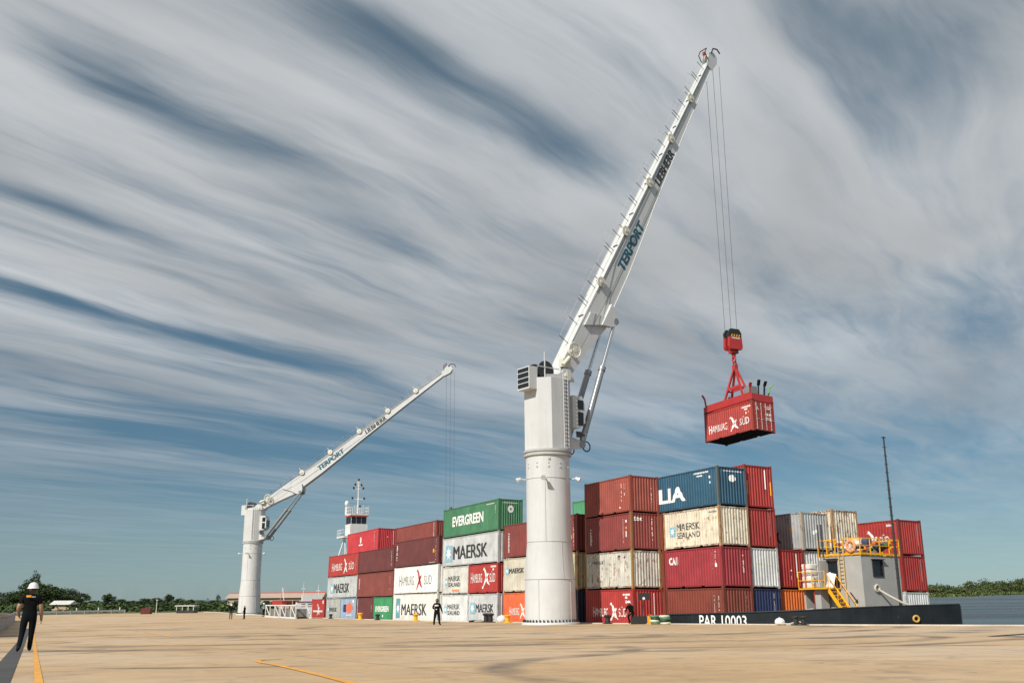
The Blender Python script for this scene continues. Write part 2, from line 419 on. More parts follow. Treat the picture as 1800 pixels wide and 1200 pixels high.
def container(bx1, by, bz, L, H, col, label, rust=0.0, posts=None, side=(), end=(), smooth=False, conform=False, M=None, group='shipping containers stacked on the barge', doors=False, streak=.5, var=.20):
    key = 'container_%d_%d_%d_%d' % (int(col[0]*1000), int(col[1]*1000), int(col[2]*1000), int(rust*100))
    m = mat(key, col, .55, var=var, streak=streak, rust=rust, dirt=tuple(.45*c+.03 for c in col))
    fm = mat(key+'_frame', tuple(c*.82 for c in col), .6, var=.2, streak=.4, rust=min(.9, rust+.35))
    pm = fm if posts is None else posts
    if M is None: M = BM @ T((bx1-L/2, by+CW/2, bz))
    root = thing('shipping_container', label, 'container', M, group)
    post, rails, cast, roof, floor, door = frame_meshes(L, H)
    sw = wall_mesh('side', L, H, smooth); ew = wall_mesh('end', L, H, False)
    part('side_wall', sw, m, root, T((0, -CW/2+.012, 0)))
    part('side_wall', sw, m, root, T((0, CW/2-.012, 0)) @ RZ(math.pi))
    dm = T((L/2-.012, 0, 0)); dr = T((-L/2+.012, 0, 0)) @ RZ(math.pi)
    if doors: de, ee = dm, dr
    else: de, ee = dr, dm
    part('end_wall', ew, m, root, ee @ RZ(math.pi/2))
    dl = part('door', door, m, root, de @ T((0, -1.06, 0))); d2 = part('door', door, m, root, de @ T((0, .005, 0)))
    if doors:
        bar = mat('galvanised_bar', (.55, .52, .48), .5, metal=.3, rust=.15)
        for dd in (dl, d2):
            for yy in (.26, .80):
                b = MB().cyl((.035, yy, .16), (.035, yy, H-.13), .022, n=8)
                for zz in (.2, .55, 1.0, 1.5, 2.0, H-.2): b.cbox((.02, yy, zz), (.05, .09, .06))
                b.box((.03, yy, 1.02), (.06, yy+.26, 1.06))
                b.build('locking_bar', bar, dd)
            for zz in (.62, 1.12, 1.62, 2.1):
                MB().box((-.002, .04, zz), (.012, 1.02, zz+.05)).build('door_rib', fm, dd)
    part('roof', roof, m, root); part('floor', floor, UNDER, root)
    for sx in (-1, 1):
        for sy in (-1, 1): part('corner_post', post, pm, root, T((sx*(L/2-.08), sy*(CW/2-.065), 0)))
    part('frame_rails', rails, fm, root); part('corner_castings', cast, pm, root)['kind'] = 'stuff'
    for wall, lst in (('side', side), ('end', end)):
        spec = wall_spec(wall, L, H, smooth)
        for ki, item in enumerate(lst):
            sh, mm = item[0], item[1]
            dc = decal(sh, wall, spec, L, H, mm, root, conform and not (doors and wall == 'end'), item[2] if len(item) > 2 else 'lettering', ki)
            if dc.name.startswith('marks'): dc['kind'] = 'stuff'
    return root
H1, H2 = 2.591, 2.896
LBLUE = mat('pale_blue_paint', lin(140, 190, 205, .9), .6, var=.08)
STARW = mat('star_white', (.78, .82, .84), .6, var=.04)
YEL = mat('yellow_mark', lin(235, 170, 40), .6)
CODE = mat('code_white', (.62, .58, .54), .6)
GREYT = mat('grey_letter', lin(120, 122, 124), .6)
REDL = mat('red_logo', lin(170, 40, 55), .6)
def hamburg(L, w, y, h, m=WHITE, ml=None, x0=None):
    x0 = -w/2 if x0 is None else x0
    a = place2d(text2d('H', .0), x0, y-h*.06, w*.070, h*1.12)
    b = place2d(text2d('AMBURG', 0.0), x0+w*.083, y, w*.385, h*.92)
    c = place2d(text2d('S\u00dcD', 0.0), x0+w*.775, y, w*.225, h*1.08)
    s = swoosh(x0+w*.625, y+h*.5, h*.95)
    return [(merge2d([a, b]), m), (c, m), (s, ml or m, 'logo')]
def maersk(w, y, h, x0, sq=None, both=False, m=BLACKP, bold=0.0):
    sq = sq or h*1.6; cx = x0+sq/2; out = []
    cy = y+h/2
    out.append((rects([(x0, cy-sq/2, sq, sq)]), LBLUE, 'logo'))
    s, f = star(cx, cy, sq*.45)
    xt = x0+sq*1.18
    if both:
        for o in (0, .04*h): out += [(place2d(text2d('MAERSK', bold), xt+o, cy+h*.10, w, h), m), (place2d(text2d('SEALAND', bold), xt+o, cy-h*1.05, w, h*.85), m)]
    else:
        for o in (0, .05*h, .10*h): out.append((place2d(text2d('MAERSK', bold), xt+o, y+.01*o, w, h), m))
    return out, (s, f)
class Deck: pass
def star_on(root, L, sf, spec):
    vs, fs = sf
    me = D.meshes.new('logo_star'); me.from_pydata([(x, -.016, y) for x, y in vs], [], fs); me.materials.append(STARW); me.update()
    bm = bmesh.new(); bm.from_mesh(me); bmesh.ops.recalc_face_normals(bm, faces=bm.faces[:]); bm.to_mesh(me); bm.free()
    link('logo_star', me, root, T((0, -CW/2+.012, 0)))
def rpanel(x, w): return rects([(x, .4, w, 1.2)])

# ------------------------------------------------------------------ ground, quay, river, land
def ground_mat():
    m = D.materials.new('quay_concrete'); m.use_nodes = True; nt = m.node_tree; b = nt.nodes['Principled BSDF']; N = nt.nodes.new; L = nt.links.new
    b.inputs['Roughness'].default_value = .85; b.inputs['Specular IOR Level'].default_value = .25
    tc = N('ShaderNodeTexCoord'); mp = N('ShaderNodeMapping'); mp.inputs['Rotation'].default_value = (0, 0, -AZ); L(tc.outputs['Object'], mp.inputs[0])
    sep = N('ShaderNodeSeparateXYZ'); L(mp.outputs[0], sep.inputs[0])
    def nz(s, d, r, vec=None, dist=0):
        n = N('ShaderNodeTexNoise'); n.inputs['Scale'].default_value = s; n.inputs['Detail'].default_value = d; n.inputs['Roughness'].default_value = r; n.inputs['Distortion'].default_value = dist
        L(vec or mp.outputs[0], n.inputs['Vector']); return n.outputs['Fac']
    def ma(op, a, c=None, cl=False):
        n = N('ShaderNodeMath'); n.operation = op; n.use_clamp = cl
        for i, q in enumerate((a, c)):
            if q is None: continue
            if isinstance(q, (int, float)): n.inputs[i].default_value = q
            else: L(q, n.inputs[i])
        return n.outputs[0]
    def mr(x, a, c, lo=0, hi=1):
        n = N('ShaderNodeMapRange'); n.inputs[1].default_value = a; n.inputs[2].default_value = c; n.inputs[3].default_value = lo; n.inputs[4].default_value = hi; L(x, n.inputs[0]); return n.outputs[0]
    def mix(f, a, c):
        n = N('ShaderNodeMix'); n.data_type = 'RGBA'
        if isinstance(f, (int, float)): n.inputs[0].default_value = f
        else: L(f, n.inputs[0])
        for q, i in ((a, 6), (c, 7)):
            if isinstance(q, tuple): n.inputs[i].default_value = (*q, 1)
            else: L(q, n.inputs[i])
        return n.outputs[2]
    c = mix(mr(nz(.16, 6, .6), .35, .65), (.47, .315, .170), (.55, .39, .225))
    c = mix(mr(nz(.55, 8, .68, None, .8), .44, .70, 0, .7), c, (.31, .215, .13))
    c = mix(mr(nz(.07, 6, .62), .48, .66, 0, .6), c, (.56, .455, .35))
    c = mix(mr(nz(2.6, 8, .7), .52, .75, 0, .5), c, (.22, .17, .12))
    # slabs differ a little in tone
    vx = N('ShaderNodeTexVoronoi'); vx.distance = 'CHEBYCHEV'; vx.inputs['Randomness'].default_value = 0; vx.inputs['Scale'].default_value = .2; L(mp.outputs[0], vx.inputs['Vector'])
    sx = N('ShaderNodeSeparateColor'); L(vx.outputs['Color'], sx.inputs[0])
    c = mix(ma('MULTIPLY', sx.outputs[0], .16), c, (.62, .50, .38))
    # tyre sweeps: rings about a few turning points, broken by noise
    dark = None
    X, Y = sep.outputs[0], sep.outputs[1]
    brk = mr(nz(.35, 4, .6), .42, .62)
    wob = ma('MULTIPLY', ma('SUBTRACT', nz(.06, 2, .5), .5), 5.0)
    for cx, cy, r, w in TYRE:
        dx = ma('SUBTRACT', X, cx); dy = ma('SUBTRACT', Y, cy)
        d = ma('ADD', ma('SQRT', ma('ADD', ma('MULTIPLY', dx, dx), ma('MULTIPLY', dy, dy))), wob)
        q = ma('ABSOLUTE', ma('SUBTRACT', d, r)); f = mr(q, w*.3, w, 1, 0)
        dark = f if dark is None else ma('MAXIMUM', dark, f)
    c = mix(ma('MULTIPLY', ma('MULTIPLY', dark, brk), .80), c, (.12, .10, .085))
    st = nz(1.0, 5, .62, None, 1.2)
    c = mix(mr(st, .56, .70, 0, .45), c, (.17, .13, .10))
    # sawn joints
    for ax, per in ((X, 5.0), (Y, 5.0)):
        fr = ma('ABSOLUTE', ma('SUBTRACT', ma('FRACT', ma('DIVIDE', ax, per)), .5))
        c = mix(mr(fr, .4955, .4985, 0, .75), c, (.13, .10, .08))
    sp_ = nz(3.2, 3, .5, None, .3); c = mix(mr(sp_, .70, .74, 0, .55), c, (.10, .08, .065))
    L(c, b.inputs['Base Color'])
    bp = N('ShaderNodeBump'); bp.inputs['Strength'].default_value = .35; bp.inputs['Distance'].default_value = .02; L(nz(9, 6, .7), bp.inputs['Height']); L(bp.outputs[0], b.inputs['Normal'])
    return m
# in quay coordinates (across, along)
TYRE = [(14, 60, 16, .9), (14, 60, 13.8, .8), (18, 75, 24, 1.0), (10, 34, 9, .6), (10, 34, 11, .6), (24, 40, 13, .8), (24, 40, 15.4, .8), (30, 62, 12, .9), (6, 20, 6.5, .35), (16, 22, 7, .5), (16, 22, 8.8, .5), (22, 95, 20, 1.2), (12, 8, 7, .4), (17, 48, 22, 1.3), (20, 50, 30, 1.4), (4, 44, 9, .7)]
def build_ground():
    gm = ground_mat(); b = MB(); us = [-22+i*3.0 for i in range(77)]; ws = [-1.3+i*(W0-.55+1.3)/14 for i in range(15)]
    for u in us:
        for w in ws: b.v.append(tuple(UW(u, w)))
    n = len(ws)
    b.f = [(i*n+j, i*n+j+1, (i+1)*n+j+1, (i+1)*n+j) for i in range(len(us)-1) for j in range(n-1)]; b.m = [0]*len(b.f)
    tag(b.build('quay_apron', gm), 'tan concrete quay apron swept by dark tyre marks', None, kind='structure')
    kerb = mat('quay_edge_concrete', (.62, .55, .46), .85, var=.15, streak=.3)
    b = MB(); P = []
    for u in us:
        for w, dz in ((W0-.56, -.3), (W0-.56, .05), (W0-.02, .05), (W0, .02), (W0, -4.5)): P.append(UW(u, w, dz))
    k = 5; b.add(P, [(i*k+j, i*k+j+1, (i+1)*k+j+1, (i+1)*k+j) for i in range(len(us)-1) for j in range(k-1)])
    tag(b.build('quay_edge', kerb), None, None, kind='structure')
    # land behind and around the quay
    lm = mat('grassy_land', (.07, .085, .03), .95, var=.35, scale=.06)
    zl = -2.95
    a = [UD*(-40)+WD*(-1.1), UD*207.5+WD*(-1.1), UD*207.5+WD*(W0+.1), V((-30, 215, 0)), V((120, 420, 0)), V((200, 900, 0)), V((-1800, 1500, 0)), V((-1800, -40, 0))]
    b = MB(); b.add([(p.x, p.y, zl) for p in a]+[(p.x, p.y, WATER-.8) for p in a], [tuple(range(8))]+[(i, (i+1) % 8, 8+(i+1) % 8, 8+i) for i in range(8)])
    tag(b.build('land', lm), None, None, kind='structure')
    # river
    m = D.materials.new('river_water'); m.use_nodes = True; nt = m.node_tree; p = nt.nodes['Principled BSDF']
    p.inputs['Base Color'].default_value = (.05, .068, .078, 1); p.inputs['Roughness'].default_value = .30; p.inputs['Specular IOR Level'].default_value = .35; p.inputs['IOR'].default_value = 1.33
    N = nt.nodes.new; tc = N('ShaderNodeTexCoord'); mp = N('ShaderNodeMapping'); mp.inputs['Scale'].default_value = (.18, .6, 1); mp.inputs['Rotation'].default_value = (0, 0, .5)
    nz = N('ShaderNodeTexNoise'); nz.inputs['Scale'].default_value = 1.1; nz.inputs['Detail'].default_value = 7; nz.inputs['Roughness'].default_value = .62
    bp = N('ShaderNodeBump'); bp.inputs['Strength'].default_value = 1.0; bp.inputs['Distance'].default_value = 1.1
    nt.links.new(tc.outputs['Object'], mp.inputs[0]); nt.links.new(mp.outputs[0], nz.inputs['Vector']); nt.links.new(nz.outputs['Fac'], bp.inputs['Height']); nt.links.new(bp.outputs[0], p.inputs['Normal'])
    mp2 = N('ShaderNodeMapping'); mp2.inputs['Scale'].default_value = (.004, .03, 1); mp2.inputs['Rotation'].default_value = (0, 0, .35); nt.links.new(tc.outputs['Object'], mp2.inputs[0])
    n2 = N('ShaderNodeTexNoise'); n2.inputs['Scale'].default_value = 1.0; n2.inputs['Detail'].default_value = 6; nt.links.new(mp2.outputs[0], n2.inputs['Vector'])
    r2_ = N('ShaderNodeMapRange'); r2_.inputs[1].default_value = .38; r2_.inputs[2].default_value = .64; r2_.inputs[3].default_value = .22; r2_.inputs[4].default_value = .42; nt.links.new(n2.outputs['Fac'], r2_.inputs[0]); nt.links.new(r2_.outputs[0], p.inputs['Roughness'])
    b = MB(); b.add([(-1500, -600, WATER), (4200, -600, WATER), (4200, 4200, WATER), (-1500, 4200, WATER)], [(0, 1, 2, 3)])
    tag(b.build('river', m), None, None, kind='structure')
build_ground()

PAINTY = mat('road_yellow', lin(222, 160, 70, .92), .75, var=.18, streak=.0, rust=.30, rustcol=(.40, .30, .20), scale=2.5)
def ground_strip(name, pts, w, m, label, cat, dz=.008, group=None):
    P = []; n = len(pts)
    for i, p in enumerate(pts):
        a = V(pts[max(i-1, 0)]); c = V(pts[min(i+1, n-1)]); d = (c-a).normalized(); q = V((-d.y, d.x))*w/2
        for s in (1, -1): x, y = p[0]+q.x*s, p[1]+q.y*s; P.append(G(x, y, dz))
    b = MB().add(P, [(2*i, 2*i+1, 2*i+3, 2*i+2) for i in range(n-1)])
    return tag(b.build(name, m), label, cat, group)
def lerp2(a, c, n): return [(a[0]+(c[0]-a[0])*i/n, a[1]+(c[1]-a[1])*i/n) for i in range(n+1)]
ln = lerp2((-1.75, 3.84), (-5.2, 10.85), 6)+lerp2((-5.2, 10.85), (-33.2, 67.7), 24)[1:]+lerp2((-33.2, 67.7), (-52.0, 105.8), 16)[1:]
ground_strip('painted_line', ln, .088, PAINTY, 'long straight yellow line painted beside the drain channel', 'road marking')
def curve(pts, n=10):
    out = []
    P = [pts[0]]+pts+[pts[-1]]
    for i in range(1, len(P)-2):
        for k in range(n):
            t = k/n; a, b_, c, d = [V(q) for q in P[i-1:i+3]]
            out.append(tuple(.5*((2*b_)+(c-a)*t+(2*a-5*b_+4*c-d)*t*t+(3*b_-a-3*c+d)*t**3)))
    out.append(tuple(pts[-1])); return out
ground_strip('painted_curve', curve([(-4.0, 17.0), (-4.25, 16.5), (-4.05, 15.7), (-3.4, 14.3), (-2.4, 11.9), (-1.5, 9.6), (-.5, 7)]), .105, PAINTY, 'short hooked yellow curve painted on open concrete', 'road marking')
ground_strip('painted_curve', curve([(-27.0, 74.0), (-29.5, 75.5), (-29.8, 73.0), (-25.4, 66.0), (-19.5, 53.0), (-15.0, 43.0)]), .13, PAINTY, 'faded yellow curve painted along the dark tyre sweep', 'road marking')
DR = mat('drain_grate', (.055, .055, .052), .8, var=.2)
def drain():
    root = thing('drain_channel', 'dark grey slotted drain channel beside the yellow line', 'drain', None)
    a, c = V((-1.75, 3.84)), V((-42.0, 85.5)); d = (c-a).normalized(); q = V((-d.y, d.x)); a += q*.43; c += q*.43
    L_ = (c-a).length; k = 0; s = 0.0; n = 0
    while s < L_:
        e = min(s+1.0, L_); p0, p1 = a+d*s, a+d*(e-.02); b = MB()
        P = [G(*(p+q*o), dz) for p in (p0, p1) for o in (.145, -.145) for dz in (-.05, .010)]
        b.add(P, [(0, 1, 3, 2), (4, 6, 7, 5), (1, 5, 7, 3), (0, 4, 5, 1), (2, 3, 7, 6)])
        b.build('grate', DR, root); s += 1.0
drain()
DSTRIP = mat('dark_strip', (.035, .03, .028), .8)  # near-black colour for a narrow strip laid just above the concrete
ground_strip('dark_strip', [(12.2, 25.2), (13.2, 26.3), (14.3, 27.4), (15.4, 28.6)], .28, DSTRIP, 'dark narrow strip lying flat on bare concrete', 'cover strip', .012)

# ------------------------------------------------------------------ containers on the barge
RA = 2.36; RB = -.10          # quayside faces of the bow bay and of the long bays
P_ = 2.455                    # column pitch
z1, z2, z3 = H1, 2*H1, 3*H1
C_CAI = lin(164, 52, 60, .85); C_BRN = lin(134, 62, 48, .9); C_CREAM = lin(222, 212, 190, .95); C_BLUE = lin(44, 92, 118, .80)
C_RED = lin(186, 58, 52, .80); C_RED2 = lin(172, 50, 45, .80); C_MAR = lin(108, 52, 52, .85); C_MAR2 = lin(136, 62, 57, .85)
C_RUSTR = lin(158, 76, 62, .9); C_GRN = lin(70, 130, 92, .85); C_LG = lin(196, 198, 198, .92); C_WHT = lin(232, 230, 222, .95)
C_OR = lin(226, 116, 48, .9); C_OR2 = lin(226, 108, 62, .95); C_NAVY = lin(28, 44, 88, .9); C_GRY = lin(178, 180, 180, .92); C_OFF = lin(214, 216, 214, .95)
RING = lambda: merge2d([disc(0, 1.95, .27, .27)])
cv = True
# bow bay, first column
container(0, RA, 0, L20, H1, C_BRN, 'plain rust-brown container in the bottom tier behind the bow bulwark', .12, side=[(vmarks(2.05, .5, 2.2, .05, 1), CODE, 'marks'), (vmarks(2.45, 1.2, 2.2, .07, 2, .9), CODE, 'marks'), (rects([(2.42, .42, .12, .28)]), WHITE, 'marks')], end=[(vmarks(.65, .4, 2.1, .05, 3), CODE, 'marks')], conform=cv)
r_ = container(0, RA, z1, L20, H1, C_CAI, 'crimson container lettered CAI under the cream container', .02, side=[(place2d(text2d('CAI', .03), -2.55, 1.55, .78, .52), WHITE), (rects([(-1.72, 1.55, .05, .52), (-1.62, 1.55, .03, .52)]), CODE, 'marks'), (vmarks(2.0, .9, 2.25, .06, 4), CODE, 'marks'), (vmarks(2.35, 1.6, 2.3, .07, 5, .9), CODE, 'marks'), (rects([(2.33, 1.28, .15, .22)]), WHITE, 'marks')], end=[(vmarks(.55, .9, 2.2, .05, 6), CODE, 'marks')], conform=cv)
ms, st = maersk(2.45, .95, .46, -2.35, .68, True)
r_ = container(0, RA, z2, L20, H1, C_CREAM, 'cream container lettered MAERSK SEALAND with rusty corner posts', .42, RUSTY, ms+[(hmarks(1.9, 2.7, 2.18, .09, 7), GREYT, 'marks')], conform=cv); star_on(r_, L20, st, None)
container(0, RA, z3, L40, H1, C_BLUE, 'blue long container with white lettering ending LIA on top', .03, mat('blue_grey_post', (.10, .12, .12), .6, rust=.4), [(place2d(text2d('ITALIA', .035), -3.55, .62, 6.15, 1.02), WHITE), (hmarks(3.6, 5.1, 2.25, .10, 8), WHITE, 'marks'), (hmarks(3.9, 4.5, 2.05, .10, 9), WHITE, 'marks'), (rects([(5.2, 1.85, .12, .16), (5.22, 1.5, .10, .14)]), WHITE, 'marks')], [(hmarks(-.7, .8, 2.25, .08, 10), CODE, 'marks'), (merge2d([disc(0.02, 1.82, .27, .24), rects([(.22, 1.7, .12, .2)])]), WHITE, 'logo')], conform=cv)
# second column
y = RA+P_; STP = lambda x: rects([(x, .75, .06, 1.55)])
container(-.10, y, 0, L20, H1, C_NAVY, 'navy blue container in the bottom tier beside the orange one', .02, end=[(vmarks(.62, .3, 2.3, .055, 11, .95), WHITE, 'marks')], conform=cv)
container(-.10, y, z1, L20, H1, C_OFF, 'off-white container between crimson and red in the second tier', .22, end=[(hmarks(-.75, .55, 1.5, .12, 12), mat('yellowed_mark', (.62, .58, .40)), 'marks')], conform=cv)
container(-.10, y, z2, L20, H1, C_RED2, 'red container beside the cream one, under the tall red container', .05, end=[(STP(.65), WHITE, 'stripe')], conform=cv)
r_ = container(-.15, y, z3, L20, H2, C_RED, 'tall bright red container with yellow corner stripes on top', .02, end=[(rects([(.55, 1.3, .06, 1.3)]), WHITE, 'stripe'), (rects([(-1.06, .9, .07, .9), (.99, .9, .07, .9)]), YEL, 'stripe')], conform=cv)
# third column
y = RA+2*P_
container(-.30, y, 0, L20, H1, C_OR, 'bright orange container in the bottom tier near the deckhouse', .22, end=[(STP(.9), mat('orange_dark', lin(190, 85, 30), .6), 'stripe')], conform=cv)
container(-.30, y, z1, L20, H1, C_RED2, 'red container above the bright orange container', .03, end=[(STP(.55), CODE, 'stripe'), (rects([(0, 1.15, .1, .1), (.02, .6, .05, .25)]), WHITE, 'marks')], conform=cv)
# fourth column
y = RA+3*P_
container(-.38, y, 0, L20, H1, C_RUSTR[:1]+(C_RED2[1]*1.1, C_RED2[2]), 'red container in the bottom tier behind the boarding stairs', .1, conform=cv)
container(-.38, y, z1, L20, H1, C_OFF, 'dirty white container with tan posts above the stairs landing', .25, mat('tan_post', (.42, .30, .16), .7, rust=.4), conform=cv)
container(-.24, y, z2, L20, H1, C_GRY, 'grey container with a black cross logo in the third tier', .14, mat('grey_tan_post', (.38, .34, .26), .7, rust=.35), side=[(swoosh(.35, 1.05, .62), BLACKP, 'logo'), (merge2d([hmarks(1.5, 1.75, 2.1, .10, 13), hmarks(1.55, 1.75, 1.9, .1, 14)]), GREYT, 'marks'), (rects([(1.8, 1.3, .2, .25)]), YEL, 'marks')], end=[(merge2d([disc(-.15, 1.2, .16, .14), disc(.08, 1.3, .12, .12)]), WHITE, 'marks')], conform=cv)
# fifth column
y = RA+4*P_
container(.2, y, 0, L20, H1, C_LG, 'pale container standing behind the grey deckhouse, bottom tier', .2)
container(.2, y, z1, L20, H1, C_LG, 'pale container standing behind the yellow roof railing, second tier', .2)
container(.2, y, z2, L20, H2-.05, C_CREAM, 'heavily rust-streaked cream container rising behind the yellow railing', .62, RUSTY, conform=cv, streak=.35)
# last column
y = RA+7*P_-.1
container(-.42, y, 0, L20, H1, C_OFF, 'white container lowest of the stack behind the mast', .1, conform=cv)
container(-.42, y, z1, L20, H1, C_RED2, 'red container in the middle of the stack behind the mast', .03, end=[(STP(.72), CODE, 'stripe')], conform=cv)
container(-.42, y, z2, L20, H1, C_RED, 'red container lettered HAMBURG S\u00dcD on top behind the mast', .03, mat('dark_red_post', (.16, .04, .035), .6), side=hamburg(L20, 4.2, .75, .75)+[(hmarks(1.9, 2.6, 2.1, .16, 15), WHITE, 'marks')], end=[(STP(.72), CODE, 'stripe')], conform=cv)
# second bay
B1 = -6.47
container(B1, RB, 0, L20, H1, C_RED, 'red container lettered HAMBURG S\u00dcD at the bottom beside the crane foot', .02, side=hamburg(L20, 4.3, .72, .62)+[(hmarks(1.75, 2.65, 2.12, .13, 16), WHITE, 'marks'), (rects([(2.05, 1.92, .25, .14), (2.1, 1.6, .08, .2)]), WHITE, 'marks')], end=[(STP(.5), WHITE, 'stripe')], conform=cv)
ms, st = maersk(1.5, 1.75, .22, -2.5, .34)
r_ = container(B1, RB, z1, L20, H1, lin(206, 204, 192, .92), 'dirty white rust-stained container with faded small MAERSK lettering', .50, mat('ochre_post', (.34, .20, .06), .7, rust=.5), ms+[(hmarks(1.3, 1.6, 2.15, .12, 17), BLACKP, 'marks'), (hmarks(1.95, 2.15, 2.05, .12, 18), BLACKP, 'marks')], conform=cv, streak=.4); star_on(r_, L20, st, None)
container(B1, RB, z2, L20, H1, lin(140, 60, 56, .9), 'maroon container with the letters tex on its end', .06, mat('brown_post', (.26, .12, .05), .7, rust=.4), side=[(vmarks(-2.35, .45, 1.75, .22, 19, .85), CODE, 'marks'), (vmarks(1.95, .6, 2.2, .06, 20), CODE, 'marks'), (rects([(2.3, 1.9, .14, .18), (2.32, .9, .1, .4)]), WHITE, 'marks'), (rects([(2.3, 1.45, .13, .16)]), YEL, 'marks')], end=[(place2d(text2d('tex', .02), -.98, 2.0, .72, .3), WHITE), (vmarks(.55, .7, 2.2, .055, 21), CODE, 'marks')], conform=cv)
container(B1, RB, z3, L20, H1, C_RUSTR, 'rust-red container on top of the maroon tex container', .06, side=[(vmarks(1.85, .9, 2.1, .05, 22), CODE, 'marks'), (vmarks(2.2, 1.7, 2.2, .05, 23), CODE, 'marks'), (rects([(2.2, 1.2, .1, .2), (1.6, .35, .12, .1)]), WHITE, 'marks')], end=[(vmarks(.58, .8, 1.95, .05, 24), CODE, 'marks')], conform=cv)
# third bay, behind the near crane
container(-19.85, RB, 0, L20, H1, C_OR2, 'orange container lettered HAMBURG S\u00dcD at the bottom behind the crane', .04, side=hamburg(L20, 3.6, .75, .62))
container(-13.65, RB, 0, L20, H1, lin(46, 52, 74, .9), 'dark slate-blue container at the bottom behind the crane', .05)
ms, st = maersk(2.6, 1.55, .42, -2.6, .55)
r_ = container(-19.85, RB, z1, L20, H2-.05, lin(206, 200, 182, .92), 'beige container with MAERSK high on its side behind the crane', .18, side=ms); star_on(r_, L20, st, None)
container(-13.65, RB, z1, L20, H2-.05, lin(196, 186, 150, .9), 'yellowed beige rusty container behind the crane, second tier', .42, RUSTY)
container(-13.65, RB, z1+H2-.05, L40, H2-.05, C_MAR2, 'long maroon container in the third tier behind the crane', .04, side=[(vmarks(-5.3, .5, 2.2, .28, 25, .85), CODE, 'marks'), (vmarks(5.5, .5, 2.3, .1, 26), CODE, 'marks'), (rects([(5.05, .95, .3, .3), (5.0, 1.4, .25, .2)]), YEL, 'marks')])
# fourth bay
ms, st = maersk(2.75, .95, .46, -2.35, .62, True)
r_ = container(-32.98, RB, 0, L20, H1, C_OFF, 'pale grey MAERSK SEALAND container on the quay tier beside the standing worker', .1, side=ms); star_on(r_, L20, st, None)
ms, st = maersk(3.5, .95, .72, -2.55, 1.0)
r_ = container(-26.92, RB, 0, L20, H1, C_LG, 'grey MAERSK container with pale blue star behind the black bollard', .12, side=ms); star_on(r_, L20, st, None)
ms, st = maersk(2.75, .95, .46, -2.35, .62, True)
r_ = container(-32.98, RB, z1, L20, H1, lin(208, 208, 200, .92), 'stained MAERSK SEALAND container in the second tier with an orange scrape', .2, side=ms+[(rects([(-.6, .28, 1.5, .16)]), mat('orange_scrape', lin(225, 140, 90), .7), 'marks')]); star_on(r_, L20, st, None)
container(-26.92, RB, z1, L20, H1, C_RED, 'red HAMBURG S\u00dcD container under the big grey MAERSK container', .03, side=hamburg(L20, 5.0, .95, .85)+[(hmarks(1.6, 2.6, 2.2, .16, 27), WHITE, 'marks'), (rects([(1.95, 1.95, .3, .16), (-.1, .4, .25, .2)]), WHITE, 'marks')])
ms, st = maersk(7.4, .62, 1.25, -5.4, 1.55)
r_ = container(-26.92, RB, z2, L40, 2.76, C_LG, 'long grey container with big black MAERSK under the green one', .08, side=ms); star_on(r_, L40, st, None)
evg = lambda w, y, h, x0: [(place2d(text2d('EVERGREEN', .035), x0, y, w, h), WHITE)]
container(-26.92, RB, z2+2.76, L40, 2.83, C_GRN, 'long green container lettered EVERGREEN on top of the grey MAERSK', .02, side=evg(6.9, .98, .98, -3.9)+[(hmarks(3.6, 5.2, 2.42, .10, 28), CODE, 'marks'), (vmarks(5.45, 1.7, 2.3, .12, 29), CODE, 'marks')], end=[(hmarks(-.75, .65, 2.42, .09, 30), CODE, 'marks'), (disc(0, 1.92, .30, .33), WHITE, 'logo'), (disc(0, 1.92, .10, .11), mat('evergreen_dot', C_GRN), 'logo')])
# fifth bay: smooth reefers below
E0 = -40.1
ms, st = maersk(6.9, .62, 1.15, -5.2, 1.35)
ms[0] = (rects([(-5.2, .3, 1.25, 2.05)]), mat('teal_panel', lin(110, 160, 172, .9), .6), 'logo')
r_ = container(E0, RB, 0, L40, 2.80, C_WHT, 'long white smooth container with big MAERSK and teal panel', .04, side=ms, smooth=True); star_on(r_, L40, star(-4.57, 1.3, .55), None)
container(E0, RB, 2.80, L40, 2.80, lin(240, 239, 234, .97), 'long white smooth container with grey HAMBURG S\u00dcD and red logo', .02, side=hamburg(L40, 9.0, .85, 1.05, GREYT, REDL), smooth=True)
container(E0, RB, 5.60, L40, 2.82, C_MAR, 'long maroon container above the white HAMBURG S\u00dcD reefer', .04, side=[(vmarks(-5.6, .8, 2.4, .26, 31, .9), WHITE, 'marks'), (vmarks(5.3, .4, 2.5, .10, 32), CODE, 'marks'), (rects([(4.6, 1.15, .38, .36)]), YEL, 'marks'), (hmarks(3.6, 5.2, .12, .12, 33), CODE, 'marks')])
# sixth bay
F0 = -52.55
container(F0-6.13, RB, 0, L20, H1, C_MAR, 'maroon short container beside the small green EVERGREEN container', .05, side=[(vmarks(-2.7, .2, 2.4, .2, 34, .9), CODE, 'marks'), (vmarks(2.3, .8, 2.2, .1, 35, .6), CODE, 'marks')])
container(F0, RB, 0, L20, H1, lin(60, 150, 98, .9), 'short bright green EVERGREEN container in the bottom tier', .02, side=evg(4.3, .95, .62, -2.35)+[(disc(.1, .5, .18, .15), WHITE, 'marks')])
container(F0, RB, z1, L40, 2.77, C_MAR2[:1]+lin(150, 66, 58, .9)[1:], 'long rust-red container above the maroon and green short ones', .08, side=[(vmarks(-5.5, 1.0, 2.4, .26, 36, .9), CODE, 'marks'), (vmarks(5.0, .8, 2.2, .1, 37, .4), CODE, 'marks')])
container(F0, RB, z1+2.77, L40, 2.65, C_MAR, 'long maroon container with faint code marks in the third tier', .04, side=[(vmarks(5.2, .6, 2.2, .12, 38, .7), CODE, 'marks')])
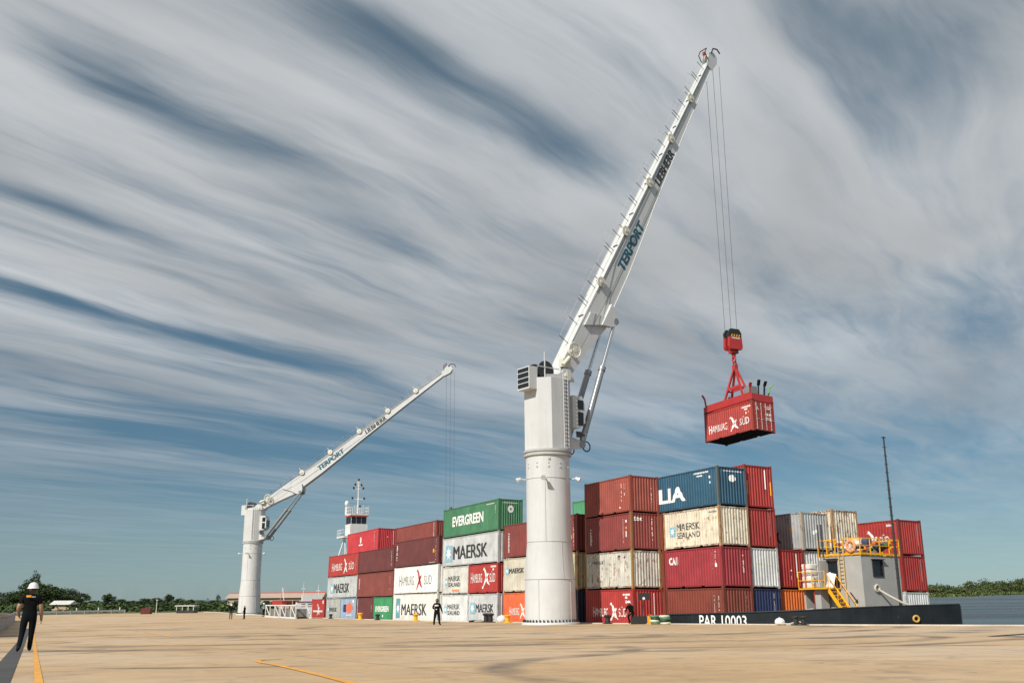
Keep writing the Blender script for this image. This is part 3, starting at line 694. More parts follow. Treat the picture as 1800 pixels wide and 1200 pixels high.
# seventh bay
G0 = -64.85
ms, st = maersk(3.0, .95, .50, -2.4, .75)
r_ = container(G0-6.13, RB, 0, L20, H1, lin(172, 174, 168, .92), 'dull grey short MAERSK container beside the lone red container', .08, side=ms); star_on(r_, L20, st, None)
container(G0, RB, 0, L20, H1, lin(150, 170, 190, .92), 'blue-grey short container with an orange oval logo', .04, side=[(rects([(-1.9, .9, 1.2, .9)]), mat('navy_logo', lin(40, 50, 96), .6), 'logo'), (disc(.45, 1.4, 1.25, .6), mat('orange_logo', lin(228, 110, 80), .6), 'logo'), (hmarks(-.6, 1.2, .45, .16, 39), WHITE, 'marks'), (rects([(1.6, 2.0, .6, .3)]), WHITE, 'marks')])
ms, st = maersk(6.2, .65, 1.15, -4.6, 1.2)
r_ = container(G0, RB, z1, L40, 2.68, lin(186, 190, 190, .92), 'long cool grey MAERSK container at the end of the stack', .06, side=ms); star_on(r_, L40, st, None)
container(G0, RB, z1+2.68, L40, 2.75, C_RED, 'long red HAMBURG S\u00dcD container topping the end of the front row', .02, side=hamburg(L40, 9.0, .75, .95)+[(vmarks(5.2, .6, 2.2, .1, 40), CODE, 'marks')])
container(-77.75, RB, 0, L20, H1, C_RED, 'lone single red container standing apart at the end of the row', .02, side=[(swoosh(.2, 1.15, .75), WHITE, 'logo'), (hmarks(-2.2, 2.2, .85, .25, 41), WHITE, 'marks'), (rects([(2.0, 1.95, .5, .4)]), WHITE, 'marks')])
# second row seen over the first
y = RB+P_
SUP = 'plain brown container in the inner rows, hidden below the top tier'
def support(bx1, y, n, H):
    for k in range(n): container(bx1, y, k*H, L40, H, C_BRN, SUP, .05, group='inner row containers hidden below the top tier')
support(-46.5, y, 3, 2.655); container(-46.5, y, 3*2.655, L40, H1, lin(140, 66, 56, .9), 'rust-brown long container in the inner row above the maroon one', .06, side=[(vmarks(5.2, .4, 2.4, .2, 42, .7), CODE, 'marks')])
support(-64.9, y, 3, 2.72); container(-64.9, y, 8.16, L40, H2, lin(196, 56, 62, .92), 'red long container with small white figure logo in the inner row', .02, side=[(merge2d([disc(-.6, 1.75, .28, .42), rects([(-1.3, 1.05, 1.5, .18)])]), WHITE, 'logo'), (vmarks(4.6, .5, 2.6, .14, 43, .6), CODE, 'marks')], end=[(rects([(.75, .9, .07, 1.7), (-.05, 1.75, .12, .12)]), WHITE, 'stripe')])
support(-64.9, y+P_, 3, 2.72); container(-64.9, y+P_, 8.16, L40, H2, C_GRN, 'green long container behind the red figure-logo container', .02)
y = RB+3*P_
support(-14.2, y, 3, 2.655); container(-14.2, y, 7.965, L40, 2.85, lin(86, 158, 112, .9), 'pale green container glimpsed between the near crane and rust-red stack', .02, side=evg(6.9, .85, .98, -3.6))
for k in range(3): container(-6.15, RA, k*H1, L20, H1, C_BRN, SUP, .05, group='inner row containers hidden below the top tier')

# ------------------------------------------------------------------ barge
HULL = mat('hull_black', (.014, .018, .021), .45, var=.3, streak=.25, dirt=(.04, .04, .04), rust=.06, spec=.3)
DECK = mat('deck_grey', (.10, .10, .10), .8, var=.2, rust=.2)
HOUSE = mat('deckhouse_grey', (.40, .392, .37), .55, var=.08, streak=.35, dirt=(.30, .27, .23), rust=.03)
GLASS = mat('dark_glass', (.012, .015, .018), .12)
YRAIL = mat('yellow_rail', lin(236, 172, 22), .5, var=.12, rust=.1)
ROPE = mat('pale_rope', (.52, .48, .40), .9, var=.2)
DARKM = mat('dark_steel', (.03, .031, .034), .5, var=.2)
CREAMP = mat('cream_paint', (.60, .55, .46), .6, var=.1)
def barge():
    root = thing('cargo_barge', 'long black river barge moored along the quay, loaded with containers', 'barge', BM)
    near = [(-84.5, -.42), (-60, -.42), (-30, -.42), (-2.4, -.42), (0, -.30), (2, .42), (4, 1.5), (6, 2.95), (7.5, 4.5), (8.8, 6.4), (9.8, 8.45), (10.3, 10), (10.45, 11.0)]
    out = near+[(9.4, 12.4), (8.2, 14.0), (6.6, 16.0), (4.5, 18.2), (2.2, 20.3), (-.2, 22.4), (-4, 23.4), (-30, 23.4), (-60, 23.4), (-84.5, 23.4)]
    n = len(out)
    def flare(p, k): x, y = p; return (x+(k if x > -2 else 0)*max(0, min(1, (x+2)/8)), y)
    P = []
    for k, z in ((-.3, -3.2), (.35, -1.5), (.25, -.35), (0, -.02)): P += [(*flare(p, k), z) for p in out]
    b = MB(); b.add(P, [(j*n+i, j*n+(i+1) % n, (j+1)*n+(i+1) % n, (j+1)*n+i) for j in range(3) for i in range(n)]+[tuple(reversed(range(n)))])
    b.build('hull', HULL, root)
    b = MB(); b.add([(*p, -.03) for p in out], [tuple(range(n))]); b.build('deck', DECK, root)
    # bow bulwark, rising to the stem
    ht = {(-2.4): .83, 0: .88, 2: .94, 4: 1.02, 6: 1.12, 7.5: 1.25, 8.8: 1.36, 9.8: 1.45, 10.3: 1.5, 10.45: 1.53}
    bw = [p for p in out if p[0] >= -2.5]; P = []
    for x, y in bw:
        h = ht.get(x, max(.8, min(1.53, .95+.055*x))); cx, cy = 0, 11.5; d = V((cx-x, cy-y)).normalized()*.10
        P += [(x, y, -.02), (x-d.x*.3, y-d.y*.3, h), (x+d.x, y+d.y, h), (x+d.x, y+d.y, -.02)]
    m = len(bw); b = MB()
    b.add(P, [(4*i+j, 4*(i+1)+j, 4*(i+1)+(j+1) % 4, 4*i+(j+1) % 4) for i in range(m-1) for j in range(3)]+[(0, 1, 2, 3), tuple(4*(m-1)+j for j in (3, 2, 1, 0))])
    bul = b.build('bulwark', HULL, root)
    b = MB(); b.tube([(x-(.02), y-.02, ht.get(x, max(.8, min(1.53, .95+.055*x)))+.03) for x, y in bw], .06, 6); b.build('capping_rail', HULL, bul)
    # name
    a, c = V((1.05, -.03)), V((4.35, 1.73)); d = c-a; L_ = d.length; d = d.normalized()
    sh = place2d(text2d('PAR 10003', .012), 0, 0, 3.1, .70)
    me = D.meshes.new('lettering'); nn = V((d.y, -d.x))
    def onh(x, z):
        pts = [(0, -.30), (2, .42), (4, 1.5), (6, 2.95)]
        # walk along the bulwark line
        s = x+.62
        for (x0, y0), (x1, y1) in zip(pts, pts[1:]):
            q = math.hypot(x1-x0, y1-y0)
            if s <= q: t = s/q; e = V((x1-x0, y1-y0))/q; return (x0+(x1-x0)*t+e.y*.075, y0+(y1-y0)*t-e.x*.075, z)
            s -= q
        return (6, 2.95, z)
    me.from_pydata([onh(x, .17+z) for x, z in sh[0]], [], sh[1]); me.materials.append(WHITE); me.update(); link('lettering', me, root)
    # fairlead eye on the bow
    MB().torus((9.75, 8.1, .75), .16, .06, (1, -.5, 0)).build('hawse_ring', mat('brass_ring', lin(205, 160, 80), .5, rust=.2), root)
    # deckhouse
    hx0, hx1, hy0, hy1, zt = 1.95, 5.32, 9.0, 12.4, 4.55
    b = MB(); b.box((hx0, hy0, -.02), (hx1, hy1, zt)); h = b.build('deckhouse', HOUSE, root)
    w = MB().box((hx1, 9.98, 3.32), (hx1+.03, 10.78, 4.22)).build('window', GLASS, h)
    fr = MB()
    for q in ((9.92, 3.26, 10.84, 3.32), (9.92, 4.22, 10.84, 4.30), (9.92, 3.32, 9.98, 4.22), (10.78, 3.32, 10.84, 4.22)): fr.box((hx1, q[0], q[1]), (hx1+.06, q[2], q[3]))
    fr.box((hx1, 9.85, 4.30), (hx1+.22, 10.91, 4.34)); fr.build('window_frame', DARKM, h)
    MB().box((2.55, hy0-.02, 2.62), (3.35, hy0, 4.28)).build('door_opening', GLASS, h)
    d = MB().box((2.50, hy0-.75, 2.60), (2.55, hy0, 4.30)); d.build('door', HOUSE, h)
    MB().box((2.45, hy0-.30, 4.36), (3.45, hy0, 4.42)).build('door_canopy', DARKM, h)
    MB().torus((hx1+.05, 10.15, 2.55), .2, .06, (1, 0, 0)).build('hawse_pipe', CREAMP, h)
    MB().tube([(hx1+.08, 10.15, 2.5), (hx1+.5, 10.6, 2.1), (hx1+1.0, 11.1, 1.7), (hx1+1.5, 11.5, 1.45)], .07, 8).build('mooring_rope', ROPE, h)
    MB().bar((4.25, hy0-.03, 2.3), (4.72, hy0-.03, 1.75), .03, .07).bar((4.78, hy0-.03, 1.67), (4.58, hy0-.03, 1.74), .03, .05).bar((4.78, hy0-.03, 1.67), (4.74, hy0-.03, 1.88), .03, .05).build('arrow_mark', DARKM, h)
    # landing and stairs
    st = MB().box((1.1, hy0-1.3, 2.50), (3.5, hy0-.02, 2.58)).build('stair_landing', YRAIL, root)
    MB().box((1.15, hy0-.9, -.02), (1.3, hy0-.2, 2.5)).box((2.1, hy0-.9, -.02), (2.6, hy0-.2, 2.5)).build('landing_support', HOUSE, root)
    stairs = MB()
    for yy in (hy0-1.05, hy0-.35): stairs.bar((3.4, yy, 2.5), (5.0, yy, .5), .05, .22)
    sr = stairs.build('stair_stringer', YRAIL, root)
    for k in range(9):
        t = (k+.5)/9; MB().cbox((3.4+1.6*t, hy0-.7, 2.45-2.0*t), (.26, .7, .04)).build('stair_tread', YRAIL, sr)
    hr = MB()
    for yy in (hy0-1.08, hy0-.32):
        hr.tube([(3.4, yy, 3.4), (5.0, yy, 1.45)], .025, 6)
        for t in (.05, .5, .95): hr.tube([(3.4+1.6*t, yy, 2.5-2*t), (3.4+1.6*t, yy, 3.4-1.95*t)], .025, 6)
    for p in ((1.12, hy0-1.28), (2.3, hy0-1.28), (3.4, hy0-1.28), (1.12, hy0-.1)): hr.tube([(*p, 2.55), (*p, 3.6)], .028, 6)
    for zz in (3.05, 3.6): hr.tube([(1.12, hy0-.1, zz), (1.12, hy0-1.28, zz), (3.4, hy0-1.28, zz)], .025, 6)
    hr.build('handrail', YRAIL, root)
    # wall ladder
    ld_ = MB()
    for xx in (3.62, 4.0): ld_.bar((xx, hy0-.12, 2.6), (xx, hy0-.12, 5.3), .04)
    for k in range(11): ld_.bar((3.62, hy0-.12, 2.75+k*.235), (4.0, hy0-.12, 2.75+k*.235), .03)
    ld_.build('ladder', mat('ladder_tan', lin(214, 180, 110), .6), root)
    # roof railing
    rl = MB(); xs = [hx0-.1, 2.6, 3.3, 4.0, 4.7, hx1+.05]; ys = [hy0-.05, 9.85, 10.7, 11.55, hy1+.05]
    for x in xs:
        for yv in (hy0-.05, hy1+.05): rl.bar((x, yv, zt), (x, yv, zt+1.05), .055)
    for yv in ys[1:-1]:
        for x in (hx0-.1, hx1+.05): rl.bar((x, yv, zt), (x, yv, zt+1.05), .055)
    for zz, tk in ((1.05, .06), (.62, .045), (.10, .12)):
        for yv in (hy0-.05, hy1+.05): rl.bar((hx0-.1, yv, zt+zz), (hx1+.05, yv, zt+zz), .05, tk)
        for x in (hx0-.1, hx1+.05): rl.bar((x, hy0-.05, zt+zz), (x, hy1+.05, zt+zz), .05, tk)
    rl.build('roof_railing', YRAIL, root)
    pf = MB()
    for x in (2.0, 2.3): pf.tube([(x, 8.9, zt), (x, 8.9, zt+2.1)], .05, 6)
    pf.tube([(3.15, 8.9, zt+.2), (3.15, 8.9, zt+1.9), (3.75, 8.9, zt+1.95), (3.75, 8.9, zt+.1)], .04, 6)
    pf.build('davit_frame', DARKM, root)
    # mast
    mp = MB(); mx, my = 5.95, 11.4
    mp.cyl((mx, my, -.02), (mx, my, 12.1), .105, .05, 10)
    for k in range(16): mp.bar((mx, my-.18, 3.2+k*.55), (mx, my+.18, 3.2+k*.55), .03)
    mp.cbox((mx, my, 12.1), (.12, .3, .05)); mp.build('mast', DARKM, root)
barge()

def on_barge(x, y, z): return BM @ T((x, y, z))
def lumps(name, label, cat, cols, c, spread, n, r, seed, M, group=None):
    rr = random.Random(seed); root = thing(name, label, cat, M, group)
    for k in range(n):
        p = (c[0]+rr.uniform(-1, 1)*spread[0], c[1]+rr.uniform(-1, 1)*spread[1], c[2]+rr.uniform(0, 1)*spread[2]); q = r*rr.uniform(.6, 1.2)
        b = MB(); b.ball((0, 0, 0), q, 9, 6, (rr.uniform(.8, 1.5), rr.uniform(.8, 1.4), rr.uniform(.6, 1)))
        for i, v in enumerate(b.v): b.v[i] = tuple(v[j]*(1+rr.uniform(-.13, .13))+p[j] for j in range(3))
        b.build('bundle', mat(cols[k % len(cols)][0], cols[k % len(cols)][1], .9, var=.25), root, smooth=True)
    return root
lumps('gear_pile', 'jumbled orange, blue and white gear piled behind the yellow roof railing', 'gear', [('gear_orange', lin(220, 120, 80)), ('gear_blue', lin(70, 84, 120)), ('gear_white', lin(225, 220, 215)), ('gear_dark', lin(40, 44, 48)), ('gear_green', lin(70, 96, 70)), ('gear_tan', lin(200, 165, 130))], (0, 0, .25), (1.3, 1.2, .75), 26, .30, 5, on_barge(3.8, 10.7, 4.55))
lr = thing('life_ring', 'pale orange life ring hung on the yellow roof railing', 'life ring', on_barge(4.72, 8.86, 5.12))
MB().torus((0, 0, 0), .32, .09, (0, 1, 0), 24, 8).build('ring', mat('life_ring_orange', lin(236, 150, 100), .6, var=.1), lr, smooth=True)
for a in range(4):
    t = R(45+90*a); MB().torus((.32*math.cos(t), 0, .32*math.sin(t)), .10, .012, (-math.sin(t), 0, math.cos(t)), 12, 5).build('band', WHITE, lr)
for k, (zz, tone) in enumerate(((2.58, 0), (2.98, 1), (3.36, 0), (3.74, 1))):
    o = thing('white_sack', 'bulging white sack stacked on the yellow stair landing', 'sack', on_barge(1.7, 8.2, zz), 'white sacks on the stair landing')
    b = MB(); rr = random.Random(k)
    b.ball((0, 0, 0), 1, 20, 12)
    f_ = lambda q, e: math.copysign(abs(q)**e, q)
    for i, v in enumerate(b.v): b.v[i] = (f_(v[0], .22)*.40*(1+rr.uniform(-.05, .05)), f_(v[1], .22)*.36*(1+rr.uniform(-.05, .05)), .19+f_(v[2], .35)*.185)
    b.build('bag', mat('sack_white', (.68, .66, .62), .85, var=.15, bump=.4), o, smooth=True)
    MB().cbox((0, -.02, .20), (.06, .92, .37)).build('strap', mat('sack_strap', lin(190, 110, 80), .8), o)
o = thing('white_sheet', 'white tarpaulin hanging over the deckhouse doorway railing', 'tarpaulin', on_barge(3.0, 8.5, 2.58))
b = MB(); n = 10
for j in range(8):
    for i in range(n): b.v.append((-.05+i*.075+(j/7)*.12*math.sin(i*.9), .05*math.sin(i*1.7+j*.5)-.28+(j/7)*.2, j/7*1.0*(1-.25*abs(i/(n-1)-.35))))
b.f = [(j*n+i, j*n+i+1, (j+1)*n+i+1, (j+1)*n+i) for j in range(7) for i in range(n-1)]; b.m = [0]*len(b.f)
s_ = b.build('cloth', mat('tarp_white', (.74, .73, .70), .85, var=.08), o, smooth=True); md = s_.modifiers.new('thick', 'SOLIDIFY'); md.thickness = .02
o = thing('rope_heap', 'heaped pale green and white mooring rope behind the bow bulwark', 'rope', on_barge(2.35, 7.2, -.02))
for k in range(9):
    MB().torus((random.uniform(-.5, .7), random.uniform(-.3, .3), .85+k*.045), .62-.035*k, .075, (random.uniform(-.2, .2), random.uniform(-.2, .2), 1), 22, 6).build('rope_coil', mat('rope_green' if k % 3 == 0 else 'pale_rope2', lin(150, 190, 165) if k % 3 == 0 else (.56, .54, .48), .9, var=.2), o, smooth=True)
MB().box((-.95, -.7, 0), (1.1, .7, .85)).build('rope_bin', HULL, o)

# ------------------------------------------------------------------ cranes
CRW = mat('crane_white', (.60, .605, .60), .42, var=.05, streak=.42, dirt=(.46, .44, .40), rust=.04, rustcol=(.38, .30, .22), scale=.7)
CRG = mat('crane_seam', (.45, .445, .43), .6)
STEEL = mat('bright_rod', (.62, .64, .66), .18, metal=.9, var=.03)
BARR = mat('cylinder_grey', (.30, .31, .32), .35, metal=.5, var=.08)
LAMP = mat('sheave_cream', (.66, .63, .53), .55, var=.08)
TEAL = mat('terport_teal', lin(24, 92, 112), .5, var=.05)
CABLE = mat('wire_rope', (.10, .105, .11), .5, metal=.4)
def crane(M, label, az, el, tipdrop, marks_drop):
    root = thing('dock_crane', label, 'crane', M, 'white pedestal cranes on the quay')
    # fixed pedestal
    MB().lathe([(2.02, -.25), (2.02, .10), (1.98, .16), (1.80, .18)], 48).build('base_flange', CRW, root, True)
    b = MB()
    for k in range(44):
        t = 2*math.pi*k/44; x, y = 1.90*math.cos(t), 1.90*math.sin(t); b.cyl((x, y, .15), (x, y, .34), .055, n=6)
    o = b.build('anchor_bolts', DARKM, root)
    o['kind'] = 'stuff'
    pd = MB().lathe([(1.79, .10), (1.76, 3.0), (1.58, 5.55), (1.58, 11.62)], 64).build('pedestal', CRW, root, True)
    for z, r in ((3.02, 1.775), (5.56, 1.592), (9.97, 1.592)): MB().torus((0, 0, z), r, .022, (0, 0, 1), 64, 6).build('weld_seam', CRG, pd, True)
    for t0, za, zb, ra, rb in ((-118, .2, 3.0, 1.79, 1.765), (-60, 3.0, 5.55, 1.765, 1.585), (-100, 5.6, 9.95, 1.583, 1.583), (-40, .2, 3.0, 1.79, 1.765)):
        t = R(t0); MB().bar((ra*math.cos(t), ra*math.sin(t), za), (rb*math.cos(t), rb*math.sin(t), zb), .035).build('weld_seam', CRG, pd)
    for k in range(5):
        t = R(-90+(-62+31*k)); x, y = 1.58*math.cos(t), 1.58*math.sin(t)
        b = MB(); b.cbox((x, y, 10.75), (.10, .10, .10)); b.cbox((x, y, 11.02), (.08, .08, .08)); b.build('sensor_box', CRG, pd)
    MB().cbox((.04, -1.6, 11.3), (.14, .10, .14)).build('sensor_box', CRG, pd)
    for t, l in ((R(190), 1), (R(-100), 0), (R(-12), 1), (R(80), 1)):
        c, s = math.cos(t), math.sin(t); r = 1.58
        b = MB(); b.bar((c*r, s*r, 9.95), (c*(r+.48), s*(r+.48), 10.0), .07)
        fl = b.build('floodlight_bracket', CRW, pd)
        MB().cyl((c*(r+.42), s*(r+.42), 10.02), (c*(r+.72), s*(r+.72), 9.86), .10, .19, 14).build('floodlight', CRW, fl)
    # slewing ring
    b = MB(); b.lathe([(1.60, 11.55), (1.72, 11.60), (1.72, 11.74), (1.66, 11.76), (1.66, 11.84), (1.74, 11.86), (1.74, 12.02), (1.60, 12.04)], 64); b.build('slewing_ring', CRG, root, True)
    # upper works, local +x is under the boom
    A = RZ(az)
    def bld(mb, name, m, par, smooth=False): return mb.build(name, m, par, smooth, A if par is root else None)
    poly = [(1.50, -.95), (1.50, .95), (.85, 1.48), (-.75, 1.48), (-1.45, .80), (-1.45, -.80), (-.75, -1.48), (.85, -1.48)]
    b = MB(); b.prism(poly, lambda x, y: (x, y, 12.0), lambda x, y: (x, y, 17.2)); tw = bld(b, 'tower', CRW, root)
    for s in (-1, 1):
        b = MB(); b.prism([(-.9, 17.2), (1.75, 17.2), (1.75, 17.55), (1.35, 18.1), (.85, 18.1), (.3, 17.6), (-.9, 17.45)], lambda x, z: (x, s*1.0, z), lambda x, z: (x, s*1.16, z)); b.build('boom_bracket', CRW, tw)
        MB().cyl((1.1, s*1.0, 17.5), (1.1, s*1.26, 17.5), .30, n=20).build('hinge_pin', LAMP, tw)
    # side ladder on the facet towards the water side
    b = MB()
    for o in (-.2, .2): b.bar((.50+o, -1.60, 12.15), (.50+o, -1.60, 17.9), .05)
    ldr = b.build('ladder', CRW, tw)
    for k in range(19): MB().bar((.30, -1.60, 12.3+k*.28), (.70, -1.60, 12.3+k*.28), .045).build('rung', DARKM, ldr)
    # cooler with louvres at the back
    lb = MB().box((-2.15, -.70, 16.35), (-1.40, .70, 18.0)).build('cooler_box', CRW, tw)
    for k in range(4):
        z = 16.48+k*.38
        MB().box((-2.18, -.62, z), (-2.13, .62, z+.29)).build('louvre', GLASS, lb)
    MB().bar((-2.20, -.62, z-.06), (-2.20, .62, z-.06), .05).build('louvre_sill', CRW, lb)
    # hoist winch
    wb = MB().cyl((-.55, -.62, 17.85), (-.55, .55, 17.85), .48, n=28).build('winch_drum', CABLE, tw, True)
    for yy in (-.70, .55): MB().cyl((-.55, yy, 17.85), (-.55, yy+.10, 17.85),   .72, n=32).build('drum_flange', DARKM, wb, True)
    MB().cyl((-.55, .66, 17.85), (-.55, 1.25, 17.75), .35, n=20).build('winch_motor', LAMP, wb, True)
    MB().bar((-1.05, -1.15, 17.2), (-1.05, -1.15, 19.1), .07).bar((-1.7, -1.15, 17.95), (.3, -1.15, 17.95), .06).build('deck_rail', CRW, tw)
    # operator cab under the boom
    cb = MB(); cb.prism([(1.48, 13.75), (2.1, 13.75), (2.65, 14.2), (2.65, 15.5), (2.4, 16.15), (1.48, 16.15)], lambda x, z: (x, -1.25, z), lambda x, z: (x, .35, z)); cab = cb.build('operator_cab', CRW, tw)
    for a, c in (((1.95, 15.15), (2.5, 15.85)), ((1.95, 13.95), (2.45, 14.95))): MB().box((a[0], -1.275, a[1]), (c[0], -1.245, c[1])).build('cab_window', GLASS, cab)
    MB().box((2.63, -1.1, 14.3), (2.68, .2, 15.4)).build('cab_window', GLASS, cab)
    MB().bar((1.6, -1.4, 13.4), (2.4, -1.4, 13.2), .12).cbox((1.9, -1.35, 13.25), (.35, .2, .4)).build('hose_loop', DARKM, cab)
    # cylinder feet
    for s in (-1, 1): MB().prism([(1.4, 12.1), (2.5, 12.35), (2.7, 12.6), (2.45, 12.85), (1.4, 13.1)], lambda x, z: (x, s*.78, z), lambda x, z: (x, s*1.02, z)).build('cylinder_foot', CRW, tw)
    # boom
    pv = V((1.1, 0, 17.5)); dx = V((math.cos(el), 0, math.sin(el))); dh = V((-math.sin(el), 0, math.cos(el)))
    def B(s, y, h): return pv+dx*s+V((0, y, 0))+dh*h
    st = [(-.45, .30, -.45), (1.2, .62, -.62), (3.2, .66, -.95), (6.2, .64, -1.62), (7.0, .62, -1.72), (8.4, .60, -1.48), (12, .58, -1.46), (16, .54, -1.26), (20, .50, -.98), (30, .40, -.58), (39.2, .30, -.32)]
    hw = lambda s: .62-.0078*max(s, 0)
    b = MB(); P = []
    for s, t, o in st: w = hw(s); P += [B(s, -w, o), B(s, w, o), B(s, w, t), B(s, -w, t)]
    n = len(st); b.add(P, [(4*i+j, 4*i+(j+1) % 4, 4*i+4+(j+1) % 4, 4*i+4+j) for i in range(n-1) for j in range(4)]+[(3, 2, 1, 0), tuple(4*(n-1)+j for j in range(4))])
    boom = bld(b, 'boom', CRW, root)
    def top(s):
        for a, c in zip(st, st[1:]):
            if a[0] <= s <= c[0]: t = (s-a[0])/(c[0]-a[0]); return a[1]+(c[1]-a[1])*t, a[2]+(c[2]-a[2])*t
        return st[-1][1], st[-1][2]
    for sg in (-1, 1):   # edge flanges
        for kk, nm in ((0, 'top_flange'), (1, 'bottom_flange')):
            b = MB(); pts = [(s, (t if kk == 0 else o)) for s, t, o in st if s > 7.9]
            for (s0, h0), (s1, h1) in zip(pts, pts[1:]): b.bar(B(s0, sg*(hw(s0)+.03), h0), B(s1, sg*(hw(s1)+.03), h1), .07, .05, dh)
            b.build(nm, CRW, boom)
    for sg in (-1, 1):
        y0 = sg*hw(7)
        b = MB(); b.prism([(6.1, -1.0), (8.3, -1.0), (7.95, -1.75), (7.5, -2.22), (7.0, -2.22), (6.6, -1.9)], lambda s, h: B(s, y0, h), lambda s, h: B(s, y0+sg*.34, h)); b.build('cylinder_lug', CRW, boom)
    b = MB(); b.prism([(5.0, .35), (6.3, .35), (7.2, -1.55), (6.6, -1.6)], lambda s, h: B(s, -hw(6)-.20, h), lambda s, h: B(s, -hw(6)-.02, h)); b.build('stiffener', CRW, boom)
    # spoked rope wheel by the boom foot
    wy = -hw(2)-.62
    c = B(2.2, wy, .45); wh = MB()
    wh.torus(c, .56, .07, (0, 1, 0), 28, 6); wh.cyl(c+V((0, -.05, 0)), c+V((0, .62, 0)), .17, n=14)
    for k in range(12):
        t = 2*math.pi*k/12; wh.bar(c, c+(dx*math.cos(t)+dh*math.sin(t))*.56, .035, .05, (0, 1, 0))
    wh.build('rope_wheel', LAMP, boom)
    MB().cbox(B(1.0, -.8, .5), (.7, .5, .6)).cyl(B(.6, -1.05, .7), B(1.5, -1.05, .5), .16, n=12).build('drive_motor', LAMP, boom)
    # sheave lamps on the near side, handrail posts and step bars on top
    for s in (9.3, 15.2, 21.3, 27.3, 33.2):
        t, o = top(s); y = -hw(s)
        sv = MB().cyl(B(s, y-.10, t+.06), B(s, y-.22, t+.06), .42, n=28); sv.cyl(B(s, y, t+.06), B(s, y-.28, t+.06), .13, n=12); sv.bar(B(s, y-.13, t+.06), B(s, y-.13, t+.95), .07)
        sv.build('guide_sheave', LAMP, boom)
    s = 3.0; k = 0
    while s < 38.6:
        t, o = top(s); w = hw(s)
        pb = MB(); pb.bar(B(s, -w*.35, t), B(s, -w*.35, t+1.0), .035)
        if k % 3 == 2: pb.bar(B(s+.35, -w*.35, t), B(s+.35, -w*.35, t+1.0), .035)
        pb.build('rail_post', DARKM, boom)
        if k % 2: MB().bar(B(s+.9, -w*.75, t+.03), B(s+.9, w*.2, t+.03), .10, .05, dh).build('step_bar', DARKM, boom)
        s += 1.95; k += 1
    b = MB()
    for hh in (.95, .5): b.tube([B(s, -hw(s)*.35, top(s)[0]+hh) for s in (3, 12, 21, 30, 38.4)], .012, 4)
    for s in (5.2, 9.6, 14, 18.4, 22.8, 27.2, 31.6, 36): t, o = top(s); b.tube([B(s, .5, t), B(s, .8, t+.9), B(s+1.1, .8, t+.9), B(s+1.1, .5, t)], .012, 4)
    b.build('guard_wire', CRG, boom)
    b = MB(); b.tube([B(2.2, wy, .95), B(12, -hw(12)-.06, .35), B(21, -hw(21)-.06, .3), B(39, -hw(38)-.06, .22)], .022, 5)
    b.tube([B(2.4, wy, .05), B(9, -hw(9)-.04, -.62), B(22, -hw(22)-.04, -.62)], .016, 5); b.build('hoist_line', CABLE, boom)
    # tip
    tp = MB()
    for sg in (-1, 1): tp.prism([(38.6, .38), (40.1, .75), (40.6, .3), (40.5, -.35), (39.8, -.62), (38.6, -.45)], lambda s, h: B(s, sg*.34, h), lambda s, h: B(s, sg*.40, h))
    tp = tp.build('boom_head', CRW, boom)
    for (s, h) in ((40.1, .25), (39.9, -.32)):
        MB().cyl(B(s, -.30, h), B(s, .30, h), .36, n=24).build('head_sheave', LAMP, tp)
    MB().tube([B(40.2, -.45, .5), B(40.9, -.45, .55), B(41.3, -.45, .1), B(41.2, -.45, -.4)], .07, 6).build('rope_guard', DARKM, tp)
    MB().tube([B(39.2, -.4, .4), B(39.6, -.4, 1.15), B(40.2, -.4, 1.2)], .05, 6).tube([B(39.2, .4, .4), B(39.6, .4, 1.15), B(40.2, .4, 1.2), B(40.2, -.4, 1.2)], .05, 6).build('tip_rail', DARKM, tp)
    MB().cbox(B(39.9, 0, .95), (.22, .22, .3)).build('beacon', mat('beacon_red', lin(170, 60, 60), .4), tp)
    # lettering on both flanks
    def flank(txt, s0, s1, h0, h1, m, bold, shear=0.0, lift=.012):
        vs, fs = text2d(txt, bold, shear)
        for sg in (-1, 1):
            me = D.meshes.new('lettering'); sp = s1-s0
            P = []
            for x, y in vs:
                s = s0+sp*x if sg < 0 else s1-sp*x
                P.append(B(s, sg*(hw(s)+lift), h0+(h1-h0)*y))
            me.from_pydata(P, [], fs); me.materials.append(m); me.update(); link('lettering', me, boom)
    flank('TERPORT', 11.9, 17.3, -.98, -.10, TEAL, .026, .12); flank('TERPORT', 11.97, 17.37, -.98, -.10, TEAL, .026, .12, .014)
    for q in (0, .05, .10): flank('LIEBHERR', 22.0+q, 26.3+q, -.64, .12, BLACKP, .006, .10, .012+q*.02)
    # luffing cylinders
    for sg in (-1, 1):
        a = V((2.5, sg*.90, 12.6)); e = B(7.28, sg*(hw(7)+.17), -2.02); d = (e-a)
        cy = MB().cyl(a+d*.02, a+d*.60, .235, n=20).cyl(a+d*.585, a+d*.615, .29, n=20); cy = bld(cy, 'luffing_cylinder', BARR, root, True)
        MB().cyl(a+d*.6, e, .135, n=16).build('piston_rod', STEEL, cy, True)
        MB().cyl(e+V((0, -.22, 0)), e+V((0, .22, 0)), .26, n=18).build('rod_eye', BARR, cy, True)
        MB().cyl(a+V((0, -.2, 0)), a+V((0, .2, 0)), .26, n=18).build('cylinder_eye', BARR, cy, True)
        MB().torus(a+V((.45, -.05, -.1)), .36, .05, (0, 1, 0), 20, 6).build('hose_loop', DARKM, cy)
    # falls: ropes from the head to the block
    for k, (yy, ox) in enumerate(((.20, -.85), (0, .03), (-.20, .85))):
        p = B(40.05, yy, -.25)+V((ox*.9, 0, -.35)); q = V((B(40.3, 0, 0).x+ox*.8, yy*.6, p.z-tipdrop))
        bld(MB().tube([p, q], .019, 5), 'hoist_rope', CABLE, root)
    return root, A, B
